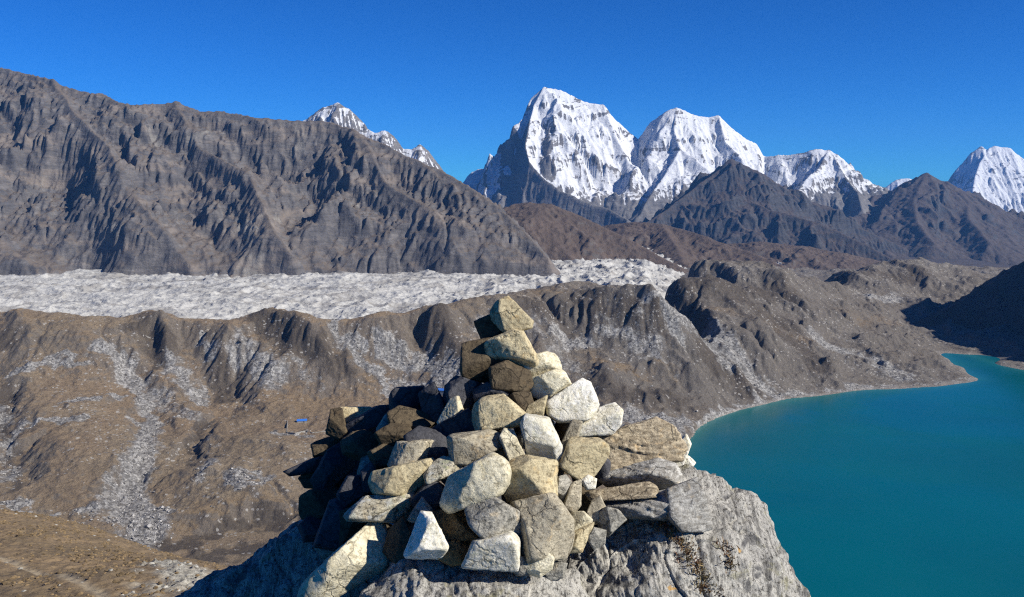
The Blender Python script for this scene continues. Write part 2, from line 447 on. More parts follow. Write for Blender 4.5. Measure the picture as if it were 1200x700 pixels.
def mount_all():
    wp = wall_ridge([(-160, 30), (-80, 55), (0, 78), (20, 82), (50, 92), (80, 102), (105, 108), (120, 108), (140, 121), (160, 125), (185, 123), (205, 120),
                     (235, 127), (262, 127), (300, 135), (350, 138), (385, 139), (410, 149), (440, 165), (480, 185), (520, 202),
                     (560, 228), (590, 247), (615, 272), (640, 300), (658, 322)], 0.80, 3700, 60)
    def wspur(pts, offs):
        return [(q[0], q[1], q[2]) for (a_, o_) in zip(pts, offs) for q in wall_ridge([a_], 0.80, 3700 - o_, 60)]
    SP = [([(62, 97), (92, 140), (128, 168), (140, 215), (186, 262), (232, 318)], [0, 40, 60, 50, 90, 30]),
          ([(205, 122), (232, 168), (292, 200), (318, 262), (352, 316)], [0, 20, 70, 80, 30]),
          ([(415, 152), (452, 212), (512, 246), (548, 314)], [0, 30, 60, 20])]
    sr = [dict(p=wspur(p_, o_), l=0.85, r=1.15) for p_, o_ in SP]
    def sink(X, Y, H): return H - 150 * np.clip((3790 - Y + fbm(X / 200, Y / 200, 3, 7) * 60) / 160, 0, 1)
    mountain('rocky_ridge', -4200, 700, 3450, 6300, 6.0, [dict(p=wp, l=0.8, r=0.80)] + sr, -60, M_WALL, k=50, warp=150, wl=420, rough=135, rwl=820, fine=2.3, terr=(150, 40, 0.5),
             seed=4, aniso=(0.9, 260, 900, 42), er=dict(rounds=6, drops=26000, steps=40, cap=0.35), post=sink)
    # far snow peaks over the wall
    def s1(X, Y, H, s, c): return 0.72 - (s - 1.2) * 0.25 + c * 0.25
    mountain('snow_peak', -2600, -300, 8300, 10200, 12.0,
             [dict(p=[(340, 150, 9300), (363, 137, 9300), (378, 125, 9300), (395, 120, 9300), (410, 126, 9300), (422, 138, 9300), (431, 150, 9250), (440, 154, 9200),
                      (450, 152, 9200), (462, 158, 9200), (473, 173, 9200), (482, 174, 9200), (492, 168, 9200), (502, 175, 9200), (512, 188, 9200), (522, 202, 9200), (545, 225, 9200), (570, 250, 9200)], l=1.1, r=1.1)],
             100, M_SNOW, k=10, warp=60, wl=400, rough=90, rwl=300, seed=6, snowf=s1, er=dict(rounds=6, drops=9000, steps=30, cap=0.4), keepw=500)
    # main snow mountains
    def s2(X, Y, H, s, c):
        alt = (H - 330) / 420.0
        gy, gx = np.gradient(blur(H, 6), 13.0)
        left = np.clip((gx * 0.9 + gy * 0.35 ) - 0.35, 0, 1)
        a = np.clip(alt, -1.0, 0.36) + 0.60 - 1.2 * left * np.clip((1250 - H) / 200, 0, 1) * (Y < 12350) * (X < 650) * np.clip((X + 190) / 90, 0, 1) - np.clip(s - 1.6, 0, 2) * 0.16 + np.clip(c, -1, 1) * 0.3
        a = a - 0.22 * np.clip((X - 3550) / 300, 0, 1)
        return a
    mountain('snow_mountain', -900, 5600, 9900, 13400, 13.0,
             [dict(p=[(520, 232, 13000), (540, 217, 12950), (548, 205, 12900), (560, 198, 12850), (575, 197, 12800), (590, 187, 12650), (603, 178, 12400), (611, 160, 12200), (618, 130, 12050),
                      (623, 112, 12000), (637, 100, 12000), (660, 107, 12050), (690, 120, 12100), (707, 123, 12100), (718, 138, 12150), (732, 150, 12200), (748, 161, 12250),
                      (762, 142, 12200), (778, 131, 12100), (793, 125, 12100), (813, 133, 12150), (830, 137, 12200), (842, 135, 12200), (855, 148, 12200),
                      (872, 160, 12250), (887, 167, 12300), (895, 181, 12300), (906, 183, 12200), (930, 179, 12100), (950, 175, 12000), (972, 174, 12000),
                      (985, 186, 11950), (1003, 203, 11900), (1020, 218, 11900), (1045, 232, 11900)], l=1.0, r=1.35),
              dict(p=[(637, 100, 12000), (626, 120, 11850), (619, 148, 11550), (615, 168, 11300), (620, 190, 11080), (637, 206, 10880), (657, 222, 10700), (682, 234, 10520), (712, 244, 10350), (735, 256, 10150)], l=1.0, r=2.1),
              dict(p=[(707, 123, 12100), (722, 160, 11800), (735, 185, 11600)], l=1.0, r=1.1),
              dict(p=[(793, 125, 12100), (790, 150, 11900), (797, 171, 11650), (788, 190, 11450), (772, 215, 11200), (755, 240, 10900)], l=1.0, r=1.2),
              dict(p=[(797, 171, 11650), (820, 190, 11450), (840, 205, 11300), (860, 225, 11000)], l=0.9, r=1.1),
              dict(p=[(842, 135, 12200), (850, 165, 11900), (870, 185, 11600)], l=0.9, r=1.2),
              dict(p=[(972, 174, 12000), (960, 195, 11700), (940, 215, 11400), (925, 240, 11000)], l=0.8, r=1.0),
              dict(p=[(972, 174, 12000), (990, 205, 11600), (1005, 225, 11200), (1010, 245, 10800)], l=0.8, r=0.9)],
             -200, M_SNOW, k=14, warp=90, wl=500, rough=180, rwl=620, fine=1.3, terr=(300, 60, -0.2), seed=11, snowf=s2, er=dict(rounds=5, drops=14000, steps=30, cap=0.28), keepw=600)
    # dark pyramid and its brown spur
    def s3(X, Y, H, s, c): return (H - 640) / 500.0 + 0.1 + np.clip(c, 0, 1) * 0.25
    mountain('dark_pyramid_mountain', 700, 4700, 7200, 10400, 10.0,
             [dict(p=[(858, 185, 9500), (846, 195, 9450), (830, 207, 9350), (805, 226, 9150), (780, 246, 8950), (758, 260, 8800), (730, 280, 8600)], l=0.75, r=1.0),
              dict(p=[(858, 185, 9500), (872, 198, 9550), (890, 212, 9600), (915, 228, 9600), (945, 245, 9600), (1000, 262, 9500), (1060, 290, 9400)], l=0.8, r=0.7),
              dict(p=[(858, 185, 9500), (862, 212, 9250), (872, 232, 9000), (900, 245, 8700), (935, 253, 8500), (980, 269, 8300), (1015, 287, 8100), (1050, 305, 7900)], l=0.5, r=0.75)],
             -320, M_DARK, k=10, warp=80, wl=350, rough=80, rwl=420, fine=1.0, seed=21, snowf=s3, er=dict(rounds=9, drops=16000, steps=35, cap=0.4))
    # brown heath hills in the middle distance
    mountain('brown_hill', -700, 3400, 3800, 6700, 8.0,
             [dict(p=[(560, 262, 5200), (585, 248, 5100), (603, 239, 5000), (622, 237, 4950), (645, 238, 4900), (665, 246, 4850), (690, 257, 4780), (720, 271, 4700), (750, 287, 4600), (785, 306, 4450)], l=0.5, r=0.33),
              dict(p=[(622, 237, 4950), (635, 262, 4700), (655, 285, 4500), (670, 303, 4350)], l=0.4, r=0.4),
              dict(p=[(700, 266, 5700), (745, 259, 5600), (775, 262, 5500), (800, 268, 5400), (830, 278, 5200), (870, 292, 5000), (905, 306, 4800)], l=0.45, r=0.30),
              dict(p=[(775, 262, 5500), (790, 285, 5050), (800, 303, 4700)], l=0.4, r=0.36),
              dict(p=[(850, 286, 6200), (890, 282, 6100), (940, 288, 6000), (990, 296, 5900), (1040, 307, 5800)], l=0.4, r=0.25)],
             -160, M_HILL, k=14, warp=50, wl=500, rough=34, rwl=330, seed=31, er=dict(rounds=8, drops=18000, steps=40, cap=0.35))
    # big blue-grey ridge on the right
    def s4(X, Y, H, s, c): return (H - 520) / 500.0 + 0.2 + np.clip(c, 0, 1) * 0.25
    mountain('long_grey_ridge', 2500, 9500, 7900, 12600, 15.0,
             [dict(p=[(1010, 232, 11600), (1040, 226, 11500), (1060, 213, 11400), (1075, 209, 11300), (1086, 203, 11200), (1096, 210, 11200), (1112, 213, 11100), (1130, 224, 11000), (1150, 235, 10900), (1175, 251, 10700), (1200, 268, 10500), (1250, 300, 10000)], l=0.6, r=0.42),
              dict(p=[(1086, 203, 11200), (1070, 235, 10500), (1075, 260, 9900), (1095, 285, 9300)], l=0.5, r=0.5),
              dict(p=[(1130, 224, 11000), (1135, 255, 10200), (1160, 285, 9400)], l=0.45, r=0.5),
              dict(p=[(1175, 251, 10700), (1180, 275, 10000), (1205, 305, 9200)], l=0.45, r=0.5),
              dict(p=[(1025, 229, 11500), (1010, 252, 10700), (1030, 275, 9900), (1040, 296, 9200)], l=0.45, r=0.5),
              dict(p=[(1010, 252, 10700), (975, 262, 10300), (960, 280, 9700)], l=0.45, r=0.45)],
             -470, M_DARK, k=20, warp=80, wl=700, rough=100, rwl=620, seed=41, snowf=s4, er=dict(rounds=7, drops=16000, steps=35, cap=0.4))
    def s5(X, Y, H, s, c): return 0.85 - (s - 1.2) * 0.2 + c * 0.2
    mountain('distant_snow_peak', 8000, 14000, 19000, 23000, 22.0,
             [dict(p=[(1025, 232, 21000), (1038, 219, 21000), (1050, 210, 21000), (1062, 208, 21000), (1078, 211, 21000), (1095, 222, 21000), (1108, 216, 21000), (1120, 199, 21000), (1138, 178, 21000), (1150, 171, 21000), (1156, 175, 21000), (1166, 171, 21000), (1184, 173, 21000), (1193, 181, 21000), (1208, 190, 21000), (1250, 215, 21000)], l=1.0, r=1.1),
              dict(p=[(1160, 172, 21000), (1148, 190, 20600), (1142, 208, 20200), (1140, 222, 19900)], l=0.9, r=1.4),
              dict(p=[(1193, 181, 21000), (1190, 205, 20600), (1180, 225, 20200), (1182, 245, 19800)], l=0.9, r=1.1)],
             -600, M_SNOW, k=20, warp=80, wl=700, rough=130, rwl=520, seed=51, snowf=s5, er=dict(rounds=5, drops=10000, steps=30, cap=0.4), keepw=700)
    # shaded slope on the right above the lake, rising out of frame
    mountain('shaded_hillside', 850, 3600, 1500, 3700, 8.0,
             [dict(p=[(1035, 392, 2650), (1070, 378, 2700), (1100, 366, 2720), (1140, 345, 2740), (1170, 326, 2750), (1200, 304, 2760), (1300, 237, 2700), (1500, 130, 2450), (1640, 100, 2300), (1800, 120, 2060)], l=0.55, r=0.62)],
             -40, M_HILL, k=10, warp=30, wl=300, rough=28, rwl=220, seed=61, er=dict(rounds=6, drops=8000, steps=30, cap=0.3), keepw=300)
mount_all()
# ------------------------------------------------------------------ ground behind everything: one sheet to the horizon
def base_ground():
    t = np.linspace(-1.2, 1.2, 260); Yr = np.geomspace(60, 26000, 300)
    T, Y = np.meshgrid(t, Yr); X = T * Y
    Z = -45 - 0.0 * Y + fbm(X / 900, Y / 900, 5, 3) * np.clip((Y - 3000) / 3000, 0, 1) * 30
    Z = Z - np.clip((Y - 4600) / 2500, 0, 1) * 350 - np.clip((Y - 8000) / 10000, 0, 3) * 350
    o = grid_obj('valley_floor', X, Y, Z, M_HILL); o['kind'] = 'structure'
base_ground()

# ------------------------------------------------------------------ moraine and shore: control points given as image position + height
CTRL = []
def C(px, py, z): CTRL.append(PZ(px, py, z))
crest = [(-80, 372, 175), (0, 368, 175), (60, 369, 175), (120, 374, 172), (142, 377, 168), (180, 368, 176), (230, 373, 172), (262, 375, 170), (300, 369, 176), (340, 366, 180), (375, 377, 172),
         (412, 374, 176), (450, 371, 180), (490, 366, 186), (530, 357, 192), (565, 350, 196), (620, 342, 200), (660, 339, 203), (700, 338, 205), (740, 346, 205), (765, 352, 200),
         (790, 336, 190), (820, 313, 200), (850, 311, 200), (900, 317, 185), (945, 326, 150), (985, 320, 130), (1010, 313, 135), (1050, 309, 130), (1100, 313, 110), (1130, 322, 80), (1165, 332, 50)]
cw = [PZ(*c) for c in crest]
for p in cw:
    CTRL.append(p)
    q = p.copy(); q[0] *= 1.045; q[1] *= 1.045; q[2] = p[2] - 55; CTRL.append(q)
    q = p.copy(); q[0] *= 1.10; q[1] *= 1.10; q[2] = 25; CTRL.append(q)
    q = p.copy(); q[0] *= 1.35; q[1] *= 1.35; q[2] = 10; CTRL.append(q)
for c in [(-80, 430, 110), (0, 430, 108), (80, 430, 106), (160, 430, 100), (240, 430, 98), (320, 430, 100), (400, 430, 96), (480, 430, 92), (560, 430, 100), (620, 400, 130), (660, 430, 85),
          (0, 500, 62), (100, 500, 58), (200, 500, 48), (300, 500, 45), (400, 495, 42), (500, 480, 50), (600, 480, 52),
          (0, 580, 28), (100, 590, 22), (200, 590, 20), (300, 590, 22), (420, 590, 20), (560, 560, 20), (700, 540, 12),
          (0, 640, 16), (100, 650, 10), (200, 635, 6), (300, 625, 3), (420, 640, 3), (560, 640, 0), (0, 720, 10), (300, 720, 0), (600, 720, -4),
          (700, 400, 118), (700, 440, 72), (760, 425, 80), (700, 475, 38), (760, 475, 30), (800, 400, 120), (820, 440, 60), (800, 480, 18), (780, 500, 8), (740, 510, 12),
          (860, 360, 150), (880, 400, 95), (900, 430, 45), (930, 360, 120), (960, 400, 60), (1000, 360, 80), (1040, 400, 34), (1060, 430, 14), (1000, 435, 20), (1020, 335, 100), (1080, 345, 60), (1080, 380, 26), (1100, 400, 12),
          (900, 457, 14), (960, 450, 13), (1120, 428, 5), (1150, 380, 25), (1150, 360, 35), (860, 470, 12), (1100, 440, 6)]:
    C(*c)
shore = [(690, 640), (740, 580), (780, 545), (800, 523), (812, 510), (830, 494), (850, 486), (900, 473), (950, 465), (1000, 458), (1050, 456), (1100, 453), (1130, 449), (1146, 444), (1133, 437), (1120, 428), (1112, 421), (1108, 414), (1135, 416), (1165, 425), (1200, 434), (1260, 448)]
sw = [PZ(a, b, 0.0) for a, b in shore]
for p in sw: CTRL.append(p)
for c in [(760, 640), (820, 560), (860, 520), (900, 505), (960, 490), (1020, 485), (1080, 480), (1140, 475), (1190, 480), (1180, 445), (1150, 432), (1140, 426), (1200, 560), (1000, 560), (1000, 680), (850, 680), (1200, 700), (1300, 500)]:
    C(*c, -18)
CT = np.array(CTRL)
_x0, _x1, _y0, _y1, CELL = -2400.0, 2500.0, 820.0, 4600.0, 5.0

def rbf(CT, X, Y, lam=1e-4, S=1000.0):
    A = CT[:, :2] / S; n = len(A)
    r = np.sqrt(((A[:, None] - A[None]) ** 2).sum(-1))
    K = r ** 1.5 * -1 ; K = -(r) if False else r * r * np.log(r + 1e-9)
    K[np.arange(n), np.arange(n)] = 0
    M = np.zeros((n + 3, n + 3)); M[:n, :n] = K + np.eye(n) * lam; M[:n, n] = 1; M[:n, n + 1:] = A; M[n, :n] = 1; M[n + 1:, :n] = A.T
    w_ = np.linalg.solve(M, np.r_[CT[:, 2], 0, 0, 0])
    Z = w_[n] + w_[n + 1] * X / S + w_[n + 2] * Y / S
    for i in range(n):
        rr = (X / S - A[i, 0]) ** 2 + (Y / S - A[i, 1]) ** 2
        Z = Z + w_[i] * 0.5 * rr * np.log(rr + 1e-12)
    return Z

def coarse_rbf():
    # evaluated every 20 m and refined
    nx = int((_x1 - _x0) / 20) + 1; ny = int((_y1 - _y0) / 20) + 1
    X, Y = np.meshgrid(_x0 + np.arange(nx) * 20.0, _y0 + np.arange(ny) * 20.0)
    return rbf(CT, X, Y)
_RC = coarse_rbf()
_nx = int((_x1 - _x0) / CELL) + 1; _ny = int((_y1 - _y0) / CELL) + 1
VX, VY = np.meshgrid(_x0 + np.arange(_nx) * CELL, _y0 + np.arange(_ny) * CELL)
VH = np.clip(bicubic(_RC, (VX - _x0) / 20, (VY - _y0) / 20), -40, 260)

def hit(px, py, H=None):
    """where the view ray through an image position meets the valley surface"""
    H = VH if H is None else H
    u = (px - 600.0) / F; v = (350.0 - py) / F
    Ys = np.geomspace(900, 4500, 900)
    s = Ys / (cp + v * sp); xs = u * s; zs = HC + s * (-sp + v * cp)
    ix = np.clip(((xs - _x0) / CELL).astype(int), 0, _nx - 1); iy = np.clip(((Ys - _y0) / CELL).astype(int), 0, _ny - 1)
    b = np.nonzero(H[iy, ix] >= zs)[0]
    k = b[0] if len(b) else len(Ys) - 1
    return np.array([xs[k], Ys[k], H[iy[k], ix[k]]])

BASE0 = VH.copy()
def poly(pts): return [tuple(hit(a, b, BASE0)[:2]) + (0.0,) for a, b in pts]

def feature(pts, amp, wl_, wr_=None, taper=True):
    """a spur (amp > 0) or gully (amp < 0) along an image polyline; different widths to its two sides"""
    global VH
    q = poly(pts)
    xs = [p[0] for p in q]; ys = [p[1] for p in q]; m = 4 * max(wl_, wr_ or wl_)
    i0 = max(0, int((min(xs) - m - _x0) / CELL)); i1 = min(_nx, int((max(xs) + m - _x0) / CELL)); j0 = max(0, int((min(ys) - m - _y0) / CELL)); j1 = min(_ny, int((max(ys) + m - _y0) / CELL))
    if i1 <= i0 or j1 <= j0: return
    X = VX[j0:j1, i0:i1]; Y = VY[j0:j1, i0:i1]
    wob = fbm(X / 90, Y / 90, 3, 5) * 14
    wob2 = fbm(X / 90 + 9, Y / 90 - 4, 3, 6) * 14
    d, _, s, arc = seg_dist(X + wob, Y + wob2, q)
    w_ = np.where(s > 0, wl_, wr_ or wl_)
    L = arc.max() + 1e-6
    tp = np.clip(np.minimum(arc / L, 1 - arc / L) * 6 + 0.25, 0, 1) if taper else 1
    VH[j0:j1, i0:i1] += (0.85 if amp > 0 else 1.4) * amp * np.exp(-(d / w_) ** 1.6) * tp

# spurs off the crest, steep to the left and long to the right, with gullies between
for pts, a, wl_, wr_ in [
    ([(183, 372), (194, 395), (200, 425)], 26, 26, 55), ([(60, 385), (95, 410), (150, 440)], 12, 40, 60),
    ([(262, 380), (268, 410), (268, 425)], 12, 30, 50), ([(318, 370), (342, 395), (385, 432), (410, 455)], 24, 34, 60),
    ([(345, 372), (385, 405), (425, 440), (470, 470)], 18, 30, 60), ([(420, 378), (460, 410), (500, 440)], 14, 30, 50), ([(505, 366), (522, 395), (545, 430), (560, 450)], 36, 40, 50),
    ([(590, 350), (615, 380), (640, 420)], 20, 30, 50), ([(650, 345), (685, 385), (705, 410)], 22, 30, 50), ([(700, 342), (740, 375), (790, 415)], 20, 30, 45), ([(722, 345), (770, 380), (812, 432)], 18, 26, 40),
    ([(745, 350), (790, 385), (835, 425), (860, 455)], 20, 30, 50), ([(800, 365), (850, 395), (890, 430), (915, 455)], 30, 36, 55), ([(835, 370), (890, 395), (940, 420), (990, 440)], 24, 40, 55),
    ([(700, 445), (755, 440), (800, 450), (840, 470)], 16, 30, 40), ([(680, 425), (730, 425), (780, 428)], 12, 30, 30),
    ([(790, 330), (830, 335), (880, 350), (930, 372)], 20, 30, 40), ([(900, 325), (960, 350), (1020, 380), (1080, 415)], 20, 40, 60), ([(985, 322), (1020, 335), (1060, 345), (1100, 365)], 22, 40, 60), ([(1050, 311), (1090, 325), (1130, 345)], 22, 50, 60),
    ([(870, 322), (900, 330), (925, 345)], 18, 30, 40), ([(775, 348), (800, 352), (830, 362)], 16, 25, 30)]:
    feature(pts, a, wl_, wr_)
for pts, a, w1 in [
    ([(168, 380), (178, 410), (190, 430)], -22, 24), ([(300, 378), (330, 405), (372, 438)], -18, 22), ([(382, 400), (398, 425), (405, 440)], -14, 16), ([(486, 372), (490, 405), (496, 435)], -26, 24),
    ([(262, 432), (262, 455), (265, 475)], -22, 22), ([(262, 478), (240, 500), (226, 520), (222, 545)], -14, 14), ([(8, 455), (2, 490), (8, 530)], -14, 18),
    ([(120, 385), (150, 430), (175, 470), (180, 510), (165, 560), (150, 600)], -12, 26), ([(640, 345), (665, 385), (690, 415)], -12, 22), ([(735, 355), (775, 395), (830, 440), (850, 455)], -18, 20), ([(785, 360), (812, 385), (840, 420)], -20, 22),
    ([(20, 520), (15, 555), (20, 580)], -12, 16), ([(210, 380), (225, 410), (240, 440), (235, 470)], -12, 20), ([(600, 352), (600, 380), (620, 420)], -10, 20), ([(180, 645), (240, 625), (300, 612), (345, 612)], -9, 20),
    ([(890, 340), (940, 365), (1000, 400)], -10, 22), ([(940, 330), (1000, 352), (1060, 375)], -14, 30)]:
    feature(pts, a, w1)
for px, py, rx, amp in [(90, 555, 85, 15), (60, 462, 70, 10), (130, 480, 60, 8), (290, 545, 75, 12), (330, 470, 60, 8), (60, 400, 90, 8), (480, 410, 50, 8), (760, 462, 80, 14), (865, 335, 60, 14), (940, 345, 60, 12)]:
    c = hit(px, py, BASE0); r = math.hypot((VX - c[0])[0, 0] * 0 + 1, 0) * rx * c[1] / F
    VH = VH + amp * np.exp(-(((VX - c[0]) ** 2 + (VY - c[1]) ** 2 * 0.35) / r ** 2) ** 1.5)

land = np.maximum(np.clip(BASE0 / 14.0, 0, 1), np.clip((-VX - 120) / 120, 0, 1) * 0.8)
crestd, _, _, _ = seg_dist(VX, VY, [tuple(p) for p in cw])
VH = VH + (ridged(VX / 190, VY / 190, 6, 71, 0.55) - 0.75) * (8 + 6 * np.clip((VX / VY * F + 60) / 260, 0, 1)) * land * np.clip(crestd / 80, 0.35, 1)
VH = VH + fbm(VX / 60, VY / 60, 4, 72) * 3.0 * land
_er = erode(VH / CELL, drops=55000, rounds=7, steps=40, seed=7, cap=0.42)*CELL
VH = VH * (1 - land) + _er * land
VH = VH + (ridged(VX / 36, VY / 36, 3, 73, 0.6) - 0.7) * (1.6 + 1.6 * np.clip((VX / VY * F + 60) / 260, 0, 1)) * land
# behind the crest the ground drops to the ice
_tc = np.array([p[0] / p[1] for p in cw]); _yc = np.array([p[1] for p in cw]); _o = np.argsort(_tc)
_T = VX / VY; _yl = np.interp(_T, _tc[_o], _yc[_o])
_bk = np.clip((VY / _yl - 1.07) / 0.08, 0, 1) * np.clip((0.24 - _T) / 0.06, 0, 1)
VH = VH * (1 - _bk) + np.minimum(VH, 5) * _bk
# the shore keeps the level that was given
VH = np.where(BASE0 < 0, np.minimum(VH, BASE0 * 0.6 - 0.2), np.maximum(VH, 0.25 + 0.08*BASE0*(BASE0<10)))

def mask_lines(lines, soft=1.0):
    M = np.zeros_like(VH)
    for pts, wpx, val in lines:
        q = [hit(a, b) for a, b in pts]; sc = np.mean([p[1] for p in q]) / F
        w_ = wpx * sc
        xs = [p[0] for p in q]; ys = [p[1] for p in q]; m = 5 * w_ + 60
        i0 = max(0, int((min(xs) - m - _x0) / CELL)); i1 = min(_nx, int((max(xs) + m - _x0) / CELL)); j0 = max(0, int((min(ys) - m - _y0) / CELL)); j1 = min(_ny, int((max(ys) + m - _y0) / CELL))
        if i1 <= i0 or j1 <= j0: continue
        X = VX[j0:j1, i0:i1]; Y = VY[j0:j1, i0:i1]
        d, _, _, _ = seg_dist(X + fbm(X / 40, Y / 40, 4, 8) * 12, Y + fbm(X / 40 + 5, Y / 40, 4, 9) * 25, [(a[0], a[1], 0) for a in q])
        M[j0:j1, i0:i1] = np.maximum(M[j0:j1, i0:i1], val * np.clip(1.25 - d / (w_ * 1.6), 0, 1))
    return M

# pale boulder scree
SCREE = mask_lines([
    ([(15, 440), (35, 428), (70, 422), (98, 424)], 7, 1.0), ([(70, 472), (105, 468), (140, 464)], 6, 0.9), ([(12, 520), (30, 500), (60, 493), (88, 493)], 8, 1.0),
    ([(118, 402), (140, 425), (158, 450), (172, 478), (176, 500), (165, 540), (150, 575)], 11, 1.0), ([(150, 575), (150, 600), (170, 630)], 24, 0.95), ([(100, 600), (130, 585)], 16, 0.7),
    ([(190, 600), (175, 620), (165, 640)], 16, 0.9), ([(200, 420), (215, 445), (235, 470)], 12, 0.8), ([(180, 460), (200, 480), (230, 490)], 14, 0.6), ([(232, 406), (250, 414)], 5, 1.0),
    ([(280, 405), (300, 420), (320, 445)], 12, 0.7), ([(345, 430), (372, 450)], 10, 0.6), ([(388, 378), (410, 405), (440, 440), (465, 470)], 7, 0.85), ([(448, 392), (455, 410), (470, 425)], 9, 0.85),
    ([(488, 425), (505, 428), (535, 440)], 13, 1.0), ([(470, 455), (520, 455), (560, 455)], 12, 0.7), ([(270, 560), (300, 562), (318, 560)], 7, 0.95), ([(330, 505), (360, 512)], 9, 0.9), ([(240, 560), (250, 530), (240, 515)], 8, 0.5),
    ([(620, 380), (650, 410), (680, 440)], 20, 0.5), ([(655, 395), (690, 405)], 9, 0.9), ([(700, 380), (740, 400), (790, 430)], 12, 0.5), ([(690, 500), (740, 492), (800, 494)], 16, 0.9), ([(760, 510), (790, 505)], 14, 0.9), ([(790, 375), (830, 400), (850, 430)], 10, 0.75), ([(830, 395), (870, 430), (890, 450)], 12, 0.8),
    ([(760, 345), (785, 360)], 7, 0.8), ([(960, 400), (1020, 420), (1060, 440)], 14, 0.65), ([(1020, 345), (1050, 350)], 10, 0.7), ([(0, 590), (30, 600), (60, 608)], 8, 0.9), ([(620, 470), (640, 500)], 25, 0.7), ([(820, 500), (850, 482), (900, 469), (1000, 455), (1100, 450), (1140, 445)], 4, 0.8),
    ([(560, 380), (600, 410)], 12, 0.5), ([(0, 480), (10, 560)], 14, 0.6)])
DARK = mask_lines([  # dark bare banks and gullies; the shade on them is painted in too
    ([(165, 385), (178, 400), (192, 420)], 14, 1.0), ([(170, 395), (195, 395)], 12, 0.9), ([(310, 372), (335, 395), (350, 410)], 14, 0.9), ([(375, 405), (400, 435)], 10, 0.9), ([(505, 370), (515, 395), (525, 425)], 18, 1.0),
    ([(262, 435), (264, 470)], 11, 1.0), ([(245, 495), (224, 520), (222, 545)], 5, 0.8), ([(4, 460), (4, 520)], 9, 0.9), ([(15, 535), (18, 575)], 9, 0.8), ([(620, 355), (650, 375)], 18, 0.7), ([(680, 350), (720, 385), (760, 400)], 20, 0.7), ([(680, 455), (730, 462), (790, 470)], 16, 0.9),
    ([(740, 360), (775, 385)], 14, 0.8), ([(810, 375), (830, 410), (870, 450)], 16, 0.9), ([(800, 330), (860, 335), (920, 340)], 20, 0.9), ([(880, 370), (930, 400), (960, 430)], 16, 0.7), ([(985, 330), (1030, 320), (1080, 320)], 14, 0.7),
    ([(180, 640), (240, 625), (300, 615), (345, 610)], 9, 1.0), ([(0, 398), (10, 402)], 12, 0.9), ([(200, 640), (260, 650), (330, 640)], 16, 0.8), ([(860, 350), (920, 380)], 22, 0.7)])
TAN = mask_lines([([(690, 420), (720, 430), (790, 432)], 8, 1.0), ([(905, 380), (940, 398)], 10, 0.8), ([(0, 374), (60, 376), (110, 380)], 7, 0.7), ([(260, 430), (300, 440)], 10, 0.7), ([(620, 342), (660, 342)], 4, 0.8),
                  ([(230, 600), (320, 590), (340, 600)], 18, 0.9), ([(420, 440), (440, 460), (460, 475)], 14, 0.7), ([(835, 362), (860, 365)], 8, 0.6), ([(1000, 370), (1040, 378)], 10, 0.6), ([(320, 470), (380, 475)], 20, 0.6), ([(290, 485), (350, 480), (400, 470)], 18, 0.5)])
SHORE, _, _, _ = seg_dist(VX, VY, [tuple(p) for p in sw])
# the right-hand half is greyer and barer than the left
GREY = np.clip((VX / VY * F + 600 - 480) / 260, 0, 1) * np.clip((VY - 1400) / 300, 0, 1)

